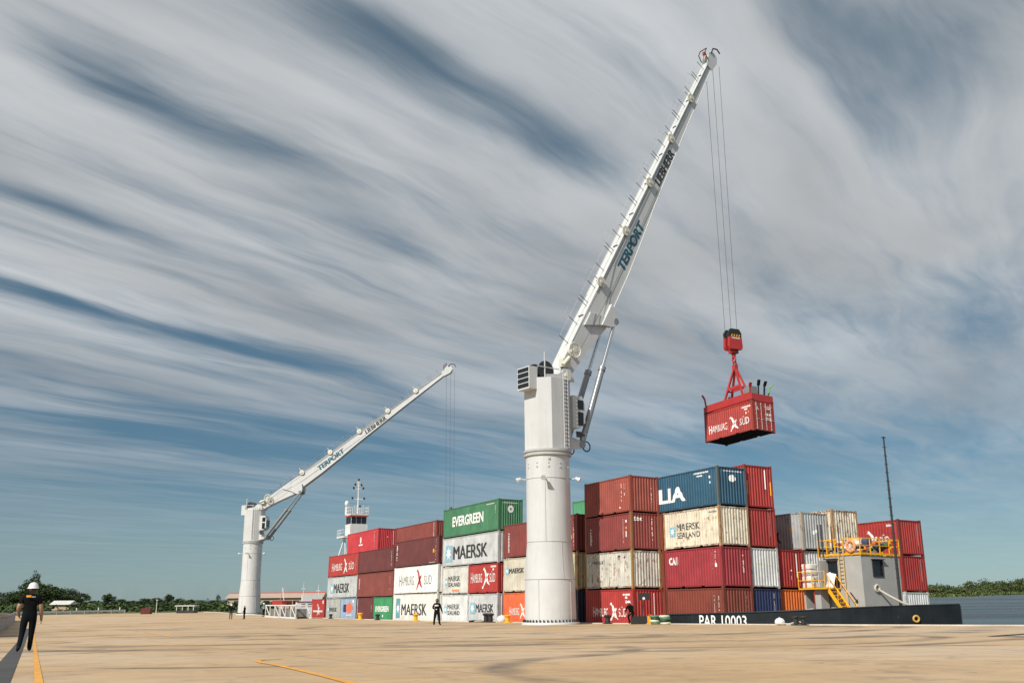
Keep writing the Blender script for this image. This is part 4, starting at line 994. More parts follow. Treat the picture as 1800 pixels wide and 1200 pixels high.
CR = (2.50, 67.9)
crane(T((*CR, gz(*CR))), 'tall white crane with steep boom lifting a red container', math.atan2(12.2, 15.9), R(59.4), 27.0, 0)
CL = (-44.4, 163.0)
crane(T((*CL, gz(*CL))), 'distant white crane with low boom reaching over the stacks', math.atan2(-4.6, 33.0), R(35.1), 24.2, 0)
o = thing('hook_ball', 'black hook weight hanging just above the green EVERGREEN container', 'hook', T((-10.45, 158.3, 12.9)))
MB().lathe([(.12, 1.5), (.28, 1.3), (.34, .6), (.25, .1), (.1, -.1)][::-1], 16).build('weight', DARKM, o, True)
MB().torus((0, 0, -.35), .22, .07, (0, 1, 0), 16, 6).build('hook', DARKM, o)

# ------------------------------------------------------------------ lifted container, spreader, hook block
def lifted():
    az = .521; z = V((.022, .06, 1)).normalized(); x = V((math.sin(az), -math.cos(az), 0)); x = (x-z*x.dot(z)).normalized(); y = z.cross(x)
    c = V((20.077, 77.407, 13.156))-x*L20/2+y*CW/2
    M = Matrix(((x.x, y.x, z.x, c.x), (x.y, y.y, z.y, c.y), (x.z, y.z, z.z, c.z), (0, 0, 0, 1)))
    container(0, 0, 0, L20, H1, lin(178, 62, 54, .85), 'red HAMBURG S\u00dcD container hanging in the air from the spreader', .05, side=hamburg(L20, 5.0, .70, .66)+[(hmarks(1.7, 2.7, 2.1, .13, 51), WHITE, 'marks'), (rects([(2.05, 1.9, .35, .13), (2.15, 1.55, .1, .18)]), WHITE, 'marks'), (rects([(2.45, 1.62, .08, .14)]), YEL, 'marks')],
        end=[(swoosh(-.72, 2.02, .24), WHITE, 'logo'), (hmarks(.15, .95, 2.15, .08, 52), WHITE, 'marks'), (rects([(.35, 1.98, .4, .10), (.22, 1.42, .32, .26), (.62, 1.42, .3, .26), (.22, 1.0, .32, .26), (.62, 1.0, .3, .26)]), WHITE, 'placards')], conform=True, M=M, doors=True, group='shipping containers stacked on the barge')
    RS = mat('spreader_red', lin(190, 54, 52, .85), .45, var=.10, streak=.25, dirt=(.12, .04, .03))
    sp = thing('container_spreader', 'red lifting spreader frame clamped on the hanging container', 'spreader', M @ T((0, 0, H1+.004)))
    hx, hy = L20/2, CW/2
    for s in (-1, 1):
        MB().box((-hx+.25, s*hy-(.0 if s < 0 else .16), .10), (hx-.25, s*hy+(.16 if s < 0 else .0), .72)).build('side_beam', RS, sp)
        eb = MB().box((s*hx-(.0 if s < 0 else .25), -hy, .0), (s*hx+(.25 if s < 0 else 0), hy, .62)).build('end_beam', RS, sp)
        for q in (-1, 1): MB().cbox((s*(hx-.12), q*(hy-.12), .05), (.26, .26, .12)).build('twistlock', DARKM, eb)
    MB().box((-1.6, -.35, .12), (1.6, .35, .80)).box((-2.85, -.18, .2), (-1.6, .18, .6)).box((1.6, -.18, .2), (2.85, .18, .6)).build('centre_beam', RS, sp)
    ap = V((0, 0, 3.75))
    for sx in (-1, 1):
        for sy in (-1, 1): MB().bar((sx*1.25, sy*.42, .7), ap+V((sx*.10, sy*.08, -.1)), .17, .15).build('sling_leg', RS, sp)
        MB().bar((sx*.86, -.38, 1.75), (sx*.86, .38, 1.75), .12).build('sling_brace', RS, sp)
    for sy in (-1, 1): MB().bar((-.75, sy*.30, 1.9), (.75, sy*.30, 1.9), .10, .26).build('sling_brace', RS, sp)
    MB().cbox((0, 0, 3.80), (.40, .34, .5)).torus((0, 0, 4.15), .17, .06, (0, 1, 0), 18, 8).build('sling_head', RS, sp)
    bx = MB().cbox((1.45, .25, 1.25), (.85, .75, .85)).build('power_pack', mat('pack_grey', (.20, .22, .22), .6), sp)
    MB().box((1.02, .22, 1.0), (1.03, .6, 1.4)).build('vent', DARKM, bx)
    FB = mat('flipper_black', (.02, .02, .02), .6); FG = mat('flipper_green', lin(120, 170, 90), .6)
    for (fx, fy, m, lean) in ((-2.9, -1.0, RS, (-.1, -.25)), (-2.2, .9, FB, (0, .2)), (2.2, -.6, RS, (.2, -.05)), (2.75, -.15, FB, (.5, -.35)), (2.75, .95, FG, (.1, .45)), (2.9, .35, FB, (.35, -.1))):
        MB().bar((fx, fy, .5), (fx+lean[0]*.5, fy+lean[1]*.5, 1.45), .12, .10).bar((fx+lean[0]*.5, fy+lean[1]*.5, 1.4), (fx+lean[0]*1.3, fy+lean[1]*1.3, 1.75), .26, .07).build('corner_guide', m, sp)
    # hook block
    hb = thing('hook_block', 'red hook block with black and yellow striped sheave guard', 'hook block', T((19.68, 80.85, 20.15)) @ RZ(math.atan2(12.2, 15.9)-R(12)))
    MB().torus((0, 0, -.15), .20, .075, (1, 0, 0), 18, 8).cyl((0, 0, .05), (0, 0, .55), .16, .2, n=12).build('hook', RS, hb)
    MB().cbox((0, 0, .62), (.75, .5, .35)).build('swivel', RS, hb)
    for s in (-1, 1):
        MB().prism([(-.62, .75), (.62, .75), (.72, 1.0), (.66, 1.85), (-.66, 1.85), (-.72, 1.0)], lambda x, z: (x, s*.16, z), lambda x, z: (x, s*.46, z)).build('cheek', RS, hb)
        MB().prism([(-.66, 1.85), (.66, 1.85), (.70, 2.25), (.45, 2.62), (-.45, 2.62), (-.70, 2.25)], lambda x, z: (x, s*.20, z), lambda x, z: (x, s*.42, z)).build('sheave_guard', FB, hb)
        st = MB(); yy = s*.43
        for k in range(4): x0 = -.52+k*.27; st.add([(x0, yy, 1.88), (x0+.13, yy, 1.88), (x0+.25, yy, 2.12), (x0+.12, yy, 2.12)], [(0, 1, 2, 3)])
        st.build('hazard_stripe', YEL, hb)
        MB().box((-.45, s*.465-.002, 1.70), (.45, s*.465+.002, 1.82)).build('marks', CODE, hb)
    MB().cyl((0, -.14, 2.0), (0, .14, 2.0), .55, n=28).build('sheave', DARKM, hb, True)
lifted()

# ------------------------------------------------------------------ bollards and quayside odds and ends
BY = mat('bollard_yellow', lin(226, 170, 40), .55, var=.15, rust=.2); BK = mat('bollard_black', (.022, .022, .023), .55, var=.2)
def bollard(u, w, m, label, s=1.0, group=None):
    o = thing('mooring_bollard', label, 'bollard', T(UW(u, w)), group)
    MB().lathe([(.34*s, 0), (.34*s, .05*s), (.20*s, .10*s), (.18*s, .42*s), (.27*s, .50*s), (.29*s, .58*s), (.22*s, .64*s), (.08*s, .66*s)], 20).build('post', m, o, True)
    MB().cyl((0, 0, .0), (0, 0, .03), .42*s, n=20).build('base_plate', m, o)
    return o
bollard(107.0, W0-.9, BY, 'yellow bollard in front of the maroon short container', 1.15)
bollard(90.2, W0-.9, BY, 'yellow bollard in front of the white MAERSK reefer', 1.05)
bollard(70.4, W0-.95, BY, 'yellow bollard close beside the near crane foot', .95)
bollard(101.5, W0-.8, BK, 'black bollard in front of the green short container', .95)
bollard(118.2, W0-.9, BK, 'small black bollard before the dull grey MAERSK container', .85)
bollard(55.9, W0-.8, BK, 'black bollard before the red HAMBURG S\u00dcD side near the crane', .9)
def twin_bollard(u, w, label, s=1.0):
    o = thing('double_bollard', label, 'bollard', T(UW(u, w)) @ RZ(AZ+math.pi/2))
    MB().box((-.75*s, -.3*s, 0), (.75*s, .3*s, .08*s)).build('base_plate', BK, o)
    for k in (-1, 1): MB().lathe([(.2*s, .06), (.19*s, .5*s), (.30*s, .62*s), (.30*s, .72*s), (.1*s, .76*s)], 16, (k*.42*s, 0, 0)).build('post', BK, o, True)
    MB().tube([(-.42*s, -.26*s, .25*s), (0, -.34*s, .2*s), (.42*s, -.26*s, .3*s), (1.2*s, .0, .1*s), (2.2*s, .3, .06)], .05*s, 6).build('mooring_rope', ROPE, o)
twin_bollard(73.8, W0-1.0, 'black double bollard with rope before the grey MAERSK container', 1.0)
twin_bollard(37.9, W0-.8, 'black double bollard with rope beside the barge bow', .62)
for u, lab, s in ((71.7, 'white rounded mooring float beside the black double bollard', .42), (39.35, 'white round float on the quay edge below the barge bow', .27)):
    o = thing('mooring_float', lab, 'float', T(UW(u, W0-.8)))
    MB().ball((0, 0, s*.55), s, 18, 12, (1, 1, .85)).build('float_body', mat('float_white', (.72, .71, .68), .5, var=.06), o, True)
    MB().cyl((0, 0, s*1.3), (0, 0, s*1.55), s*.14, n=10).build('eye', CRG, o)
# coiled hose stacks
for k, (u, w) in enumerate(((50.5, W0-.75), (49.5, W0-.75))):
    o = thing('hose_stack', ['green and black hose coils stacked beside the yellow can', 'green and white hose coils stacked beside the barge bow'][k], 'hose', T(UW(u, w)))
    for j in range(4): MB().torus((.03*(-1)**j, 0, .07+j*.135), .27, .075, (0, 0, 1), 20, 8).build('coil', mat(['hose_green', 'hose_pale', 'hose_black'][(j+k) % 3], [lin(70, 120, 84), lin(200, 205, 170), (.03, .03, .03)][(j+k) % 3], .6), o, True)
o = thing('fuel_can', 'yellow and orange fuel can between the light stand and hose coils', 'can', T(UW(51.15, W0-.7)))
MB().box((-.16, -.12, 0), (.16, .12, .52)).build('body', mat('can_yellow', lin(232, 160, 40), .5), o); MB().cyl((.08, 0, .5), (.08, 0, .6), .05, n=10).bar((-.12, 0, .58), (.02, 0, .58), .03).build('cap_and_handle', mat('can_orange', lin(220, 90, 30), .5), o)
o = thing('light_stand', 'black portable floodlight on a pole above a black case', 'floodlight', T(UW(52.1, W0-.6)))
MB().box((-.75, -.3, 0), (.75, .3, .42)).box((-.6, -.25, .42), (.6, .25, .50)).build('case', BK, o)
MB().cyl((0, 0, .45), (.12, 0, 1.45), .035, n=8).build('pole', DARKM, o)
hd = MB().cbox((.14, 0, 1.72), (.72, .16, .46)).build('lamp_head', BK, o); MB().cyl((.12, -.10, 1.60), (.12, -.07, 1.60), .09, n=12).build('lens', mat('lamp_lens', (.75, .74, .7), .2), hd)
# low scrap bits by the bollard
o = thing('rope_scrap', 'dark tangle of old rope beside the black double bollard', 'rope', T(UW(76.0, W0-.9)))
for k in range(4): MB().torus((k*.3-.5, random.uniform(-.1, .1), .08), .25, .06, (random.uniform(-.3, .3), .2, 1), 16, 6).build('loop', BK, o)

# ------------------------------------------------------------------ people
SKIN = mat('skin', (.36, .20, .13), .6, var=.06); CLOTH = mat('black_cloth', (.0075, .0075, .008), .9, var=.2, spec=.08); NAVYC = mat('navy_trousers', (.007, .010, .012), .9, var=.2, spec=.08)
HATW = mat('hat_white', (.75, .75, .74), .3, var=.02); HAIR = mat('dark_hair', (.015, .012, .010), .7); BOOT = mat('boot_black', (.012, .012, .012), .6)
JN = ['pelvis', 'spine', 'chest', 'neck', 'jaw', 'crown', 'ls', 'le', 'lw', 'lh', 'rs', 're', 'rw', 'rh', 'lp', 'lk', 'la', 'lt', 'rp', 'rk', 'ra', 'rtoe']
JE = [(0, 1), (1, 2), (2, 3), (3, 4), (4, 5), (2, 6), (6, 7), (7, 8), (8, 9), (2, 10), (10, 11), (11, 12), (12, 13), (0, 14), (14, 15), (15, 16), (16, 17), (0, 18), (18, 19), (19, 20), (20, 21)]
JR = [(.155, .125), (.14, .11), (.165, .125), (.06, .06), (.085, .095), (.07, .08), (.078, .078), (.052, .052), (.036, .036), (.042, .028), (.078, .078), (.052, .052), (.036, .036), (.042, .028), (.105, .11), (.068, .068), (.05, .055), (.04, .032), (.105, .11), (.068, .068), (.05, .055), (.04, .032)]
BASE = dict(pelvis=(0, 0, .95), spine=(0, .01, 1.14), chest=(0, .0, 1.36), neck=(0, .015, 1.52), jaw=(0, .03, 1.62), crown=(0, .02, 1.72), ls=(-.19, 0, 1.42), le=(-.27, -.03, 1.15), lw=(-.29, .06, .91), lh=(-.29, .10, .80), rs=(.19, 0, 1.42), re=(.27, -.03, 1.15), rw=(.29, .06, .91), rh=(.29, .10, .80),
    lp=(-.10, 0, .90), lk=(-.11, .03, .50), la=(-.12, -.02, .09), lt=(-.13, .15, .04), rp=(.10, 0, .90), rk=(.11, .03, .50), ra=(.12, -.02, .09), rtoe=(.13, .15, .04))
def person(label, M, pose=None, shirt=CLOTH, pants=CLOTH, sleeves='long', hat=HATW, scale=1.0, prints=None, group=None, bulk=1.0):
    J = dict(BASE); J.update(pose or {})
    me = D.meshes.new('body'); me.from_pydata([J[k] for k in JN], JE, [])
    tmp = D.objects.new('body', me); COL.objects.link(tmp)
    sk = tmp.modifiers.new('skin', 'SKIN'); sk.use_smooth_shade = True
    for i, d in enumerate(me.skin_vertices[0].data): d.radius = tuple(q*(bulk if i not in (3, 4, 5) else 1) for q in JR[i]); d.use_root = (i == 0)
    sb = tmp.modifiers.new('sub', 'SUBSURF'); sb.levels = 2; sb.render_levels = 2
    bpy.context.view_layer.update()
    bme = D.meshes.new_from_object(tmp.evaluated_get(bpy.context.evaluated_depsgraph_get()))
    D.objects.remove(tmp)
    # fingers and ears, rooted in hand and head
    bm = bmesh.new(); bm.from_mesh(bme); f = MB()
    for side, w_, h_ in (('l', 'lw', 'lh'), ('r', 'rw', 'rh')):
        p = V(J[h_]); d = (p-V(J[w_])).normalized(); a = V((0, 1, 0)); a = (a-d*a.dot(d)); a = a.normalized() if a.length > .1 else V((1, 0, 0)); inn = V((1 if side == 'l' else -1, 0, 0))
        for k, (o, l) in enumerate(((.030, .075), (.010, .085), (-.010, .08), (-.028, .06))):
            q = p+a*o; f.tube([q, q+d*l*.55, q+d*l*.9+inn*.02], [.010, .009, .007], 6)
        q = p-d*.03+a*.035; f.tube([q, q+a*.03+d*.02, q+a*.035+d*.055+inn*.01], [.012, .010, .008], 6)
    hd = (V(J['jaw'])+V(J['crown']))/2; ax = (V(J['crown'])-V(J['jaw'])).normalized()
    for s in (-1, 1): f.ball(tuple(hd+V((s*.088, 0, -.01))), .03, 8, 6, (.5, .8, 1.2))
    f.tube([hd+V((0, .085, .0)), hd+V((0, .115, -.025)), hd+V((0, .09, -.04))], [.012, .018, .014], 6)
    n0 = len(bm.faces); bv = [bm.verts.new(v) for v in f.v]
    for q in f.f:
        try: bm.faces.new([bv[i] for i in q])
        except ValueError: pass
    me2 = D.meshes.new('body'); bm.to_mesh(me2); bm.free(); D.meshes.remove(bme)
    for m in (shirt, pants, SKIN, BOOT, HAIR): me2.materials.append(m)
    seg = []
    for i, (a, c) in enumerate(JE):
        for t in (.1, .3, .5, .7, .9): seg.append((V(J[JN[a]]).lerp(V(J[JN[c]]), t), i, t, (JR[a][0]*(1-t)+JR[c][0]*t)))
    for fi, pl in enumerate(me2.polygons):
        c = pl.center
        if fi >= n0: pl.material_index = 2; pl.use_smooth = True; continue
        d, e, t = min(((c-q).length/r_, i, tt) for q, i, tt, r_ in seg)
        mi = 0
        if e in (13, 14, 15, 17, 18, 19) or (e == 0 and t < .4): mi = 1
        if e in (16, 20): mi = 3
        if e in (3, 4) or (e == 2 and t > .85): mi = 2
        if e == 4 and c.y < J['crown'][1]-.02: mi = 4
        if e in (8, 12): mi = 2
        if sleeves == 'short' and e in (7, 11): mi = 2
        if sleeves == 'short' and e in (6, 10) and t > .6: mi = 2
        pl.material_index = mi; pl.use_smooth = True
    root = thing('person', label, 'person', M @ Matrix.Scale(scale, 4), group)
    link('body', me2, root)
    if hat:
        c = V(J['crown']); b = MB(); b.lathe([(.150, .0), (.142, .015), (.128, .04), (.115, .10), (.075, .15), (.02, .165)], 20)
        H = T(c+V((0, .005, -.055))); hh = b.build('hard_hat', hat, root, True, H)
        MB().prism([(-.10, .10), (.10, .10), (.07, .19), (-.07, .19)], lambda x, y: (x, y, .012), lambda x, y: (x, y, .028)).build('peak', hat, hh)
        MB().torus((0, 0, -.035), .112, .016, (0, 0, 1), 20, 6).build('headband', DARKM, hh)
    for (nm, x0, z0, w, h, m) in (prints or []):
        b = MB(); n = 6
        for i in range(n+1):
            for zz in (z0, z0+h):
                x = x0+w*i/n; y = J['chest'][1]-math.sqrt(max(.0, 1-(x/.26)**2))*.135*bulk-.012; b.v.append((x, y, zz))
        b.f = [(2*i, 2*i+2, 2*i+3, 2*i+1) for i in range(n)]; b.m = [0]*n; b.build(nm, m, root)
    return root
ORP = mat('print_orange', lin(232, 160, 50), .8); GRP = mat('print_white', (.62, .62, .58), .8)
# facing +y in the local frame, i.e. away from the camera
person('worker in black T-shirt and white hard hat walking along the drain', T(G(-12.05, 24.25)) @ RZ(R(26)),
    dict(le=(-.29, -.08, 1.16), lw=(-.27, .08, .98), lh=(-.25, .14, .92), re=(.27, -.04, 1.15), rw=(.30, .04, .90), rh=(.31, .06, .79), lp=(-.10, 0, .90), lk=(-.13, .03, .50), la=(-.17, -.16, .13), lt=(-.20, -.04, .035), rp=(.10, 0, .90), rk=(.10, .07, .50), ra=(.09, .12, .09), rtoe=(.10, .29, .04), jaw=(.01, .03, 1.62), crown=(.015, .02, 1.72)),
    CLOTH, NAVYC, 'short', HATW, .905, [('shirt_print', -.13, 1.43, .12, .055, ORP), ('shirt_print', .0, 1.43, .10, .022, GRP)], bulk=1.16)
person('worker in black coverall with white chest band standing before the MAERSK reefer', T(G(-5.73, 72.1)) @ RZ(R(-10)),
    dict(le=(-.33, .05, 1.18), lw=(-.20, .20, 1.10), lh=(-.12, .25, 1.10), re=(.30, .0, 1.15), rw=(.36, .10, .93), rh=(.37, .14, .83), lk=(-.17, .02, .50), la=(-.21, -.02, .09), lt=(-.23, .14, .04), rk=(.16, .02, .50), ra=(.20, -.02, .09), rtoe=(.26, .14, .04)),
    CLOTH, CLOTH, 'long', mat('hat_dark', (.03, .03, .032), .4), 1.03, [('back_print', -.14, 1.30, .28, .10, GRP), ('back_print', -.05, 1.06, .10, .06, GRP)], bulk=1.32)
person('worker in dark clothes and white hard hat left of the far crane', T(G(-36.6, 126.0)) @ RZ(R(15)), dict(), CLOTH, mat('dark_green_cloth', (.015, .025, .018), .9), 'long', HATW, 1.05)
person('bareheaded worker in black standing before the far crane foot', T(G(-35.0, 126.5)) @ RZ(R(80)), dict(re=(.24, .12, 1.15), rw=(.2, .28, .98), rh=(.18, .34, .94)), CLOTH, CLOTH, 'long', None, 1.0)
person('worker in pale blue shirt and white hard hat behind the trestles', T(G(-37.0, 144.0)) @ RZ(R(60)), dict(le=(-.24, .2, 1.2), lw=(-.1, .35, 1.15), lh=(-.05, .4, 1.14)), mat('pale_blue_shirt', lin(150, 170, 195), .9), NAVYC, 'long', HATW, 1.08)
person('worker in black with white hard hat leaning over the bollard', T(UW(53.3, W0-.65)) @ RZ(R(150)), dict(pelvis=(0, -.1, .72), spine=(0, .02, .88), chest=(0, .12, 1.06), neck=(0, .2, 1.2), jaw=(0, .25, 1.28), crown=(0, .27, 1.38), ls=(-.19, .14, 1.1), rs=(.19, .14, 1.1), le=(-.25, .28, .86), lw=(-.15, .42, .72), lh=(-.12, .48, .66), re=(.25, .28, .86), rw=(.15, .42, .72), rh=(.12, .48, .66), lp=(-.1, -.1, .68), lk=(-.14, .18, .46), rp=(.1, -.1, .68), rk=(.14, .18, .46)), CLOTH, CLOTH, 'long', HATW, 1.0)

# ------------------------------------------------------------------ push boat behind the barge
SHIPW = mat('ship_white', (.70, .70, .68), .5, var=.06, streak=.15); SHIPR = mat('ship_red', lin(190, 70, 62), .55)
def push_boat():
    p = O0+XB*(-95.5)+YB*9.9
    root = thing('push_boat', 'white push boat with tall wheelhouse and antenna mast behind the stacks', 'boat', T((p.x, p.y, WATER)) @ RZ(math.atan2(XB.y, XB.x)) @ Matrix.Diagonal((.8, .8, 1, 1)))
    MB().prism([(-5, -4.5), (9, -4.5), (10.2, -3.5), (10.2, 3.5), (9, 4.5), (-5, 4.5)], lambda x, y: (x, y, -1), lambda x, y: (x, y, 2.2)).build('hull', HULL, root)
    MB().box((-3.2, -3.2, 2.2), (5, 3.6, 5.0)).box((-2.2, -2.4, 5.0), (3, 3.2, 7.6)).build('superstructure', SHIPW, root)
    lg = MB()
    for x in (-1.5, 1.5):
        for y in (-1.5, 1.5): lg.bar((x*1.1, y*1.1, 7.6), (x*.7, y*.7, 13.3), .22)
    for y in (-1.4, 1.4): lg.bar((-1.6, y, 7.8), (1.2, y*.8, 13), .14).bar((1.6, y, 7.8), (-1.2, y*.8, 13), .14)
    lg.bar((-2.6, -2.9, 9.6), (-1.0, -2.0, 13.3), .22).tube([(-.9, -2.0, 9.4), (-.2, -2.0, 11.0), (-.4, -2.0, 12.6), (-1.0, -2.0, 13.2)], .14, 8); lg.build('tower_legs', SHIPW, root)
    MB().box((-2.6, -3.1, 13.25), (1.7, 2.6, 13.5)).build('bridge_deck', SHIPW, root)
    wh = MB().box((-1.6, -1.75, 13.5), (1.55, 1.75, 15.35)).box((-1.5, -1.6, 15.35), (1.4, 1.6, 16.55)).build('wheelhouse', SHIPW, root)
    for k in range(3): MB().box((1.40, -1.5+k*1.03, 15.42), (1.47, -1.5+k*1.03+.88, 16.45)).build('window', GLASS, wh)
    for k in range(3): MB().box((-1.4+k*.98, -1.66, 15.42), (-1.4+k*.98+.8, -1.60, 16.45)).build('window', GLASS, wh)
    MB().box((-1.7, -1.8, 16.72), (1.65, 1.8, 16.95)).build('roof_slab', SHIPW, root); MB().box((-1.75, -1.85, 16.55), (1.7, 1.85, 16.72)).build('roof_band', SHIPR, root)
    ra = MB()
    for x in (-1.7, -.6, .6, 1.7):
        for y in (-1.85, -.7, .7, 1.85): ra.bar((x, y, 16.95), (x, y, 17.9+random.uniform(0, .5)), .07)
    for z in (17.4, 17.9): ra.bar((-1.7, -1.85, z), (1.7, -1.85, z), .06).bar((1.7, -1.85, z), (1.7, 1.85, z), .06).bar((-1.7, 1.85, z), (1.7, 1.85, z), .06).bar((-1.7, -1.85, z), (-1.7, 1.85, z), .06)
    for x in (-2.5, -1.6, -.7): ra.bar((x, -3.0, 13.5), (x, -3.0, 14.5), .07)
    ra.bar((-2.5, -3.0, 14.5), (1.6, -3.0, 14.5), .06).bar((-2.5, -3.0, 14.0), (1.6, -3.0, 14.0), .06).bar((-2.5, -3, 14.5), (-2.5, 2.4, 14.5), .06); ra.build('railing', SHIPW, root)
    ms = MB(); ms.cyl((.0, .2, 16.95), (0, .2, 22.2), .17, .10, 10)
    for z, w in ((19.3, 1.3), (20.9, 1.05), (21.4, .8)): ms.bar((0, .2-w, z), (0, .2+w, z), .13).bar((-.6, .2, z), (.6, .2, z), .12)
    ms.cbox((0, .2, 21.9), (.16, .5, .5)); ms = ms.build('mast', SHIPW, root)
    lt = MB()
    for y, z in ((-1.0, 19.45), (1.4, 19.45), (-.8, 21.05), (1.2, 21.05), (-.5, 21.6), (.75, 21.55), (.2, 22.35), (.6, 18.2)): lt.cbox((0, y, z), (.24, .3, .32))
    lt.build('navigation_lamps', DARKM, ms)
    MB().cyl((-1.2, -1.7, 16.9), (-1.2, -1.7, 18.2), .30, .26, 12).build('radome_post', SHIPW, root); MB().ball((-1.2, -1.7, 18.65), .42, 16, 10, (1, 1, 1.05)).build('radome', mat('radome_white', (.78, .78, .77), .4), root, True)
push_boat()

# ------------------------------------------------------------------ far end of the quay
WPAINT = mat('trestle_white', (.66, .65, .62), .6, var=.1, rust=.15)
for k, (u, lab) in enumerate(((134.0, 'white lattice trestle under the red spreader, beside the far crane'), (125.8, 'white lattice trestle standing next to the lone red container'))):
    o = thing('steel_trestle', lab, 'trestle', T(UW(u, 34.2)) @ RZ(AZ+math.pi/2), 'white lattice trestles on the quay')
    for y in (-1.0, 1.0):
        MB().bar((-3.9, y, .12), (3.9, y, .12), .2).build('beam', WPAINT, o); MB().bar((-3.9, y, 1.65), (3.9, y, 1.65), .14).build('beam', WPAINT, o)
        for x in (-3.8, -1.3, 1.3, 3.8): MB().bar((x, y, .2), (x, y, 1.6), .11).build('post', WPAINT, o)
        for x0, x1 in ((-3.8, -1.3), (1.3, 3.8)): MB().bar((x0, y, .2), (x1, y, 1.6), .09).build('diagonal', WPAINT, o)
    for x in (-3.8, 3.8): MB().bar((x, -1, 1.62), (x, 1, 1.62), .16).build('cross_bar', WPAINT, o)
    MB().box((-2.6, -.75, .25), (2.4, .75, 1.2)).build('stored_frame', mat('frame_grey', (.18, .18, .17), .7, var=.4, scale=2), o)
o = thing('spare_spreader', 'red spreader resting on top of the white trestle', 'spreader', T(UW(133.0, 34.2, 1.73)) @ RZ(AZ+math.pi/2))
MB().box((-2.8, -.7, 0), (2.6, .7, .55)).build('frame', mat('spare_red', lin(170, 40, 42, .95), .5), o); MB().box((-3.6, -.3, .1), (3.4, .3, .35)).build('arm', DARKM, o)
MB().bar((-1, 0, .5), (0, 0, 2.2), .08).bar((1, 0, .5), (0, 0, 2.2), .08).build('sling', WPAINT, o)
# small white workboat past the quay end
o = thing('workboat', 'small white workboat with masts moored beyond the lone red container', 'boat', T((-42.9, 205.0, WATER)) @ RZ(R(200)) @ Matrix.Scale(.74, 4))
MB().prism([(-8, -2), (6, -2), (9.5, 0), (6, 2), (-8, 2)], lambda x, y: (x*.95, y*.9, -.5), lambda x, y: (x, y, 2.6)).build('hull', SHIPW, o)
cb = MB().box((-6, -1.7, 2.6), (4, 1.7, 4.8)).box((-3, -1.4, 4.8), (2.5, 1.4, 6.6)).build('cabin', SHIPW, o)
for k in range(5): MB().box((-5.4+k*1.8, 1.70, 3.5), (-4.4+k*1.8, 1.74, 4.3)).build('window', GLASS, cb)
for x, h in ((-2.0, 9.6), (2.2, 10.2)): MB().bar((x, 0, 6.5), (x, 0, h), .12).bar((x, -.8, h-1.2), (x, .8, h-1.2), .08).bar((x-.5, 0, h-1.8), (x+.5, 0, h-1.8), .3).build('mast', SHIPW, o)
MB().box((-6.2, -1.9, 4.8), (4.2, 1.9, 4.95)).build('cabin_roof', SHIPR, o)
# warehouse
o = thing('warehouse', 'long low tan warehouse with red-edged roof behind the far crane', 'building', T((-74, 300, -2.95)) @ RZ(R(4)))
MB().box((-13, -6, 0), (15, 6, 3.2)).build('wall', mat('tan_wall', lin(196, 178, 156, .9), .8, var=.06, streak=.2), o)
rf = MB().prism([(-6.6, 3.1), (6.6, 3.1), (0, 4.6)], lambda y, z: (-13.6, y, z), lambda y, z: (15.6, y, z)).build('roof', mat('tan_roof', lin(190, 165, 145, .9), .8), o)
MB().box((-13.6, -.5, 4.42), (15.6, .5, 4.72)).build('ridge_cap', SHIPR, rf)
for k in range(6): MB().box((-11+k*4.4, -6.04, 1.2), (-9.2+k*4.4, -6.0, 2.3)).build('window', GLASS, o)
o = thing('small_house', 'tiny tan house with pale roof among the trees', 'building', T((-118, 255, -2.95)))
MB().box((-2.2, -2, 0), (2.2, 2, 2.0)).build('wall', mat('house_tan', lin(200, 170, 140, .9), .8), o); MB().prism([(-2.6, 1.9), (2.6, 1.9), (0, 2.9)], lambda y, z: (-2.7, y, z), lambda y, z: (2.7, y, z)).build('roof', mat('pale_roof', (.6, .58, .54), .7), o)
o = thing('roadside_shelter', 'low grey shelter with pale roof before the tree line', 'shelter', T((-62.5, 186, -2.95)))
MB().box((-1.6, -1, 0), (1.8, 1, .9)).build('base', DARKM, o); MB().box((-1.9, -1.3, 1.65), (1.9, 1.3, 1.85)).build('roof', mat('shelter_roof', (.5, .5, .48), .6), o)
for x in (-1.6, -.5, .6, 1.6): MB().bar((x, -1.1, .9), (x, -1.1, 1.7), .1).build('post', WPAINT, o)
o = thing('red_crate', 'brown-red steel crate standing alone at the far apron edge', 'crate', T((-68.5, 181.5, gz(-68.5, 181.5))))
MB().box((-.85, -.6, 0), (.85, .6, 1.05)).build('body', mat('crate_red', lin(110, 46, 40, .9), .7, rust=.2), o)
for k in range(6): MB().box((-.8+k*.28, -.63, .05), (-.72+k*.28, -.6, 1.0)).build('rib', mat('crate_rib', lin(90, 38, 34), .7), o)
o = thing('antenna_post', 'thin post standing behind the red crate', 'post', T((-67.6, 184, gz(-67.6, 184))))
MB().cyl((0, 0, 0), (0, 0, 2.5), .08, .05, 8).cbox((0, 0, 2.5), (.5, .08, .08)).build('pole', WPAINT, o)
GR = mat('galvanised', (.30, .31, .32), .5, metal=.3, var=.1)
o = thing('guard_rail', 'pale metal guard rail across the far end of the apron', 'guard rail', T((0, 0, 0)))
a, c = UD*206.5+WD*2.5, UD*206.5+WD*22
for k in range(9):
    p = a.lerp(c, k/8); z = gz(p.x, p.y); MB().bar((p.x, p.y, z-.1), (p.x, p.y, z+.75), .14).build('post', GR, o)
MB().bar((a.x, a.y, gz(a.x, a.y)+.55), (c.x, c.y, gz(c.x, c.y)+.55), .08, .34).build('rail', GR, o)
for k in range(3): p = a.lerp(c, .55+.2*k); MB().cyl((p.x, p.y, gz(p.x, p.y)+.7), (p.x, p.y, gz(p.x, p.y)+1.2), .12, .10, 8).build('marker', WPAINT, o)
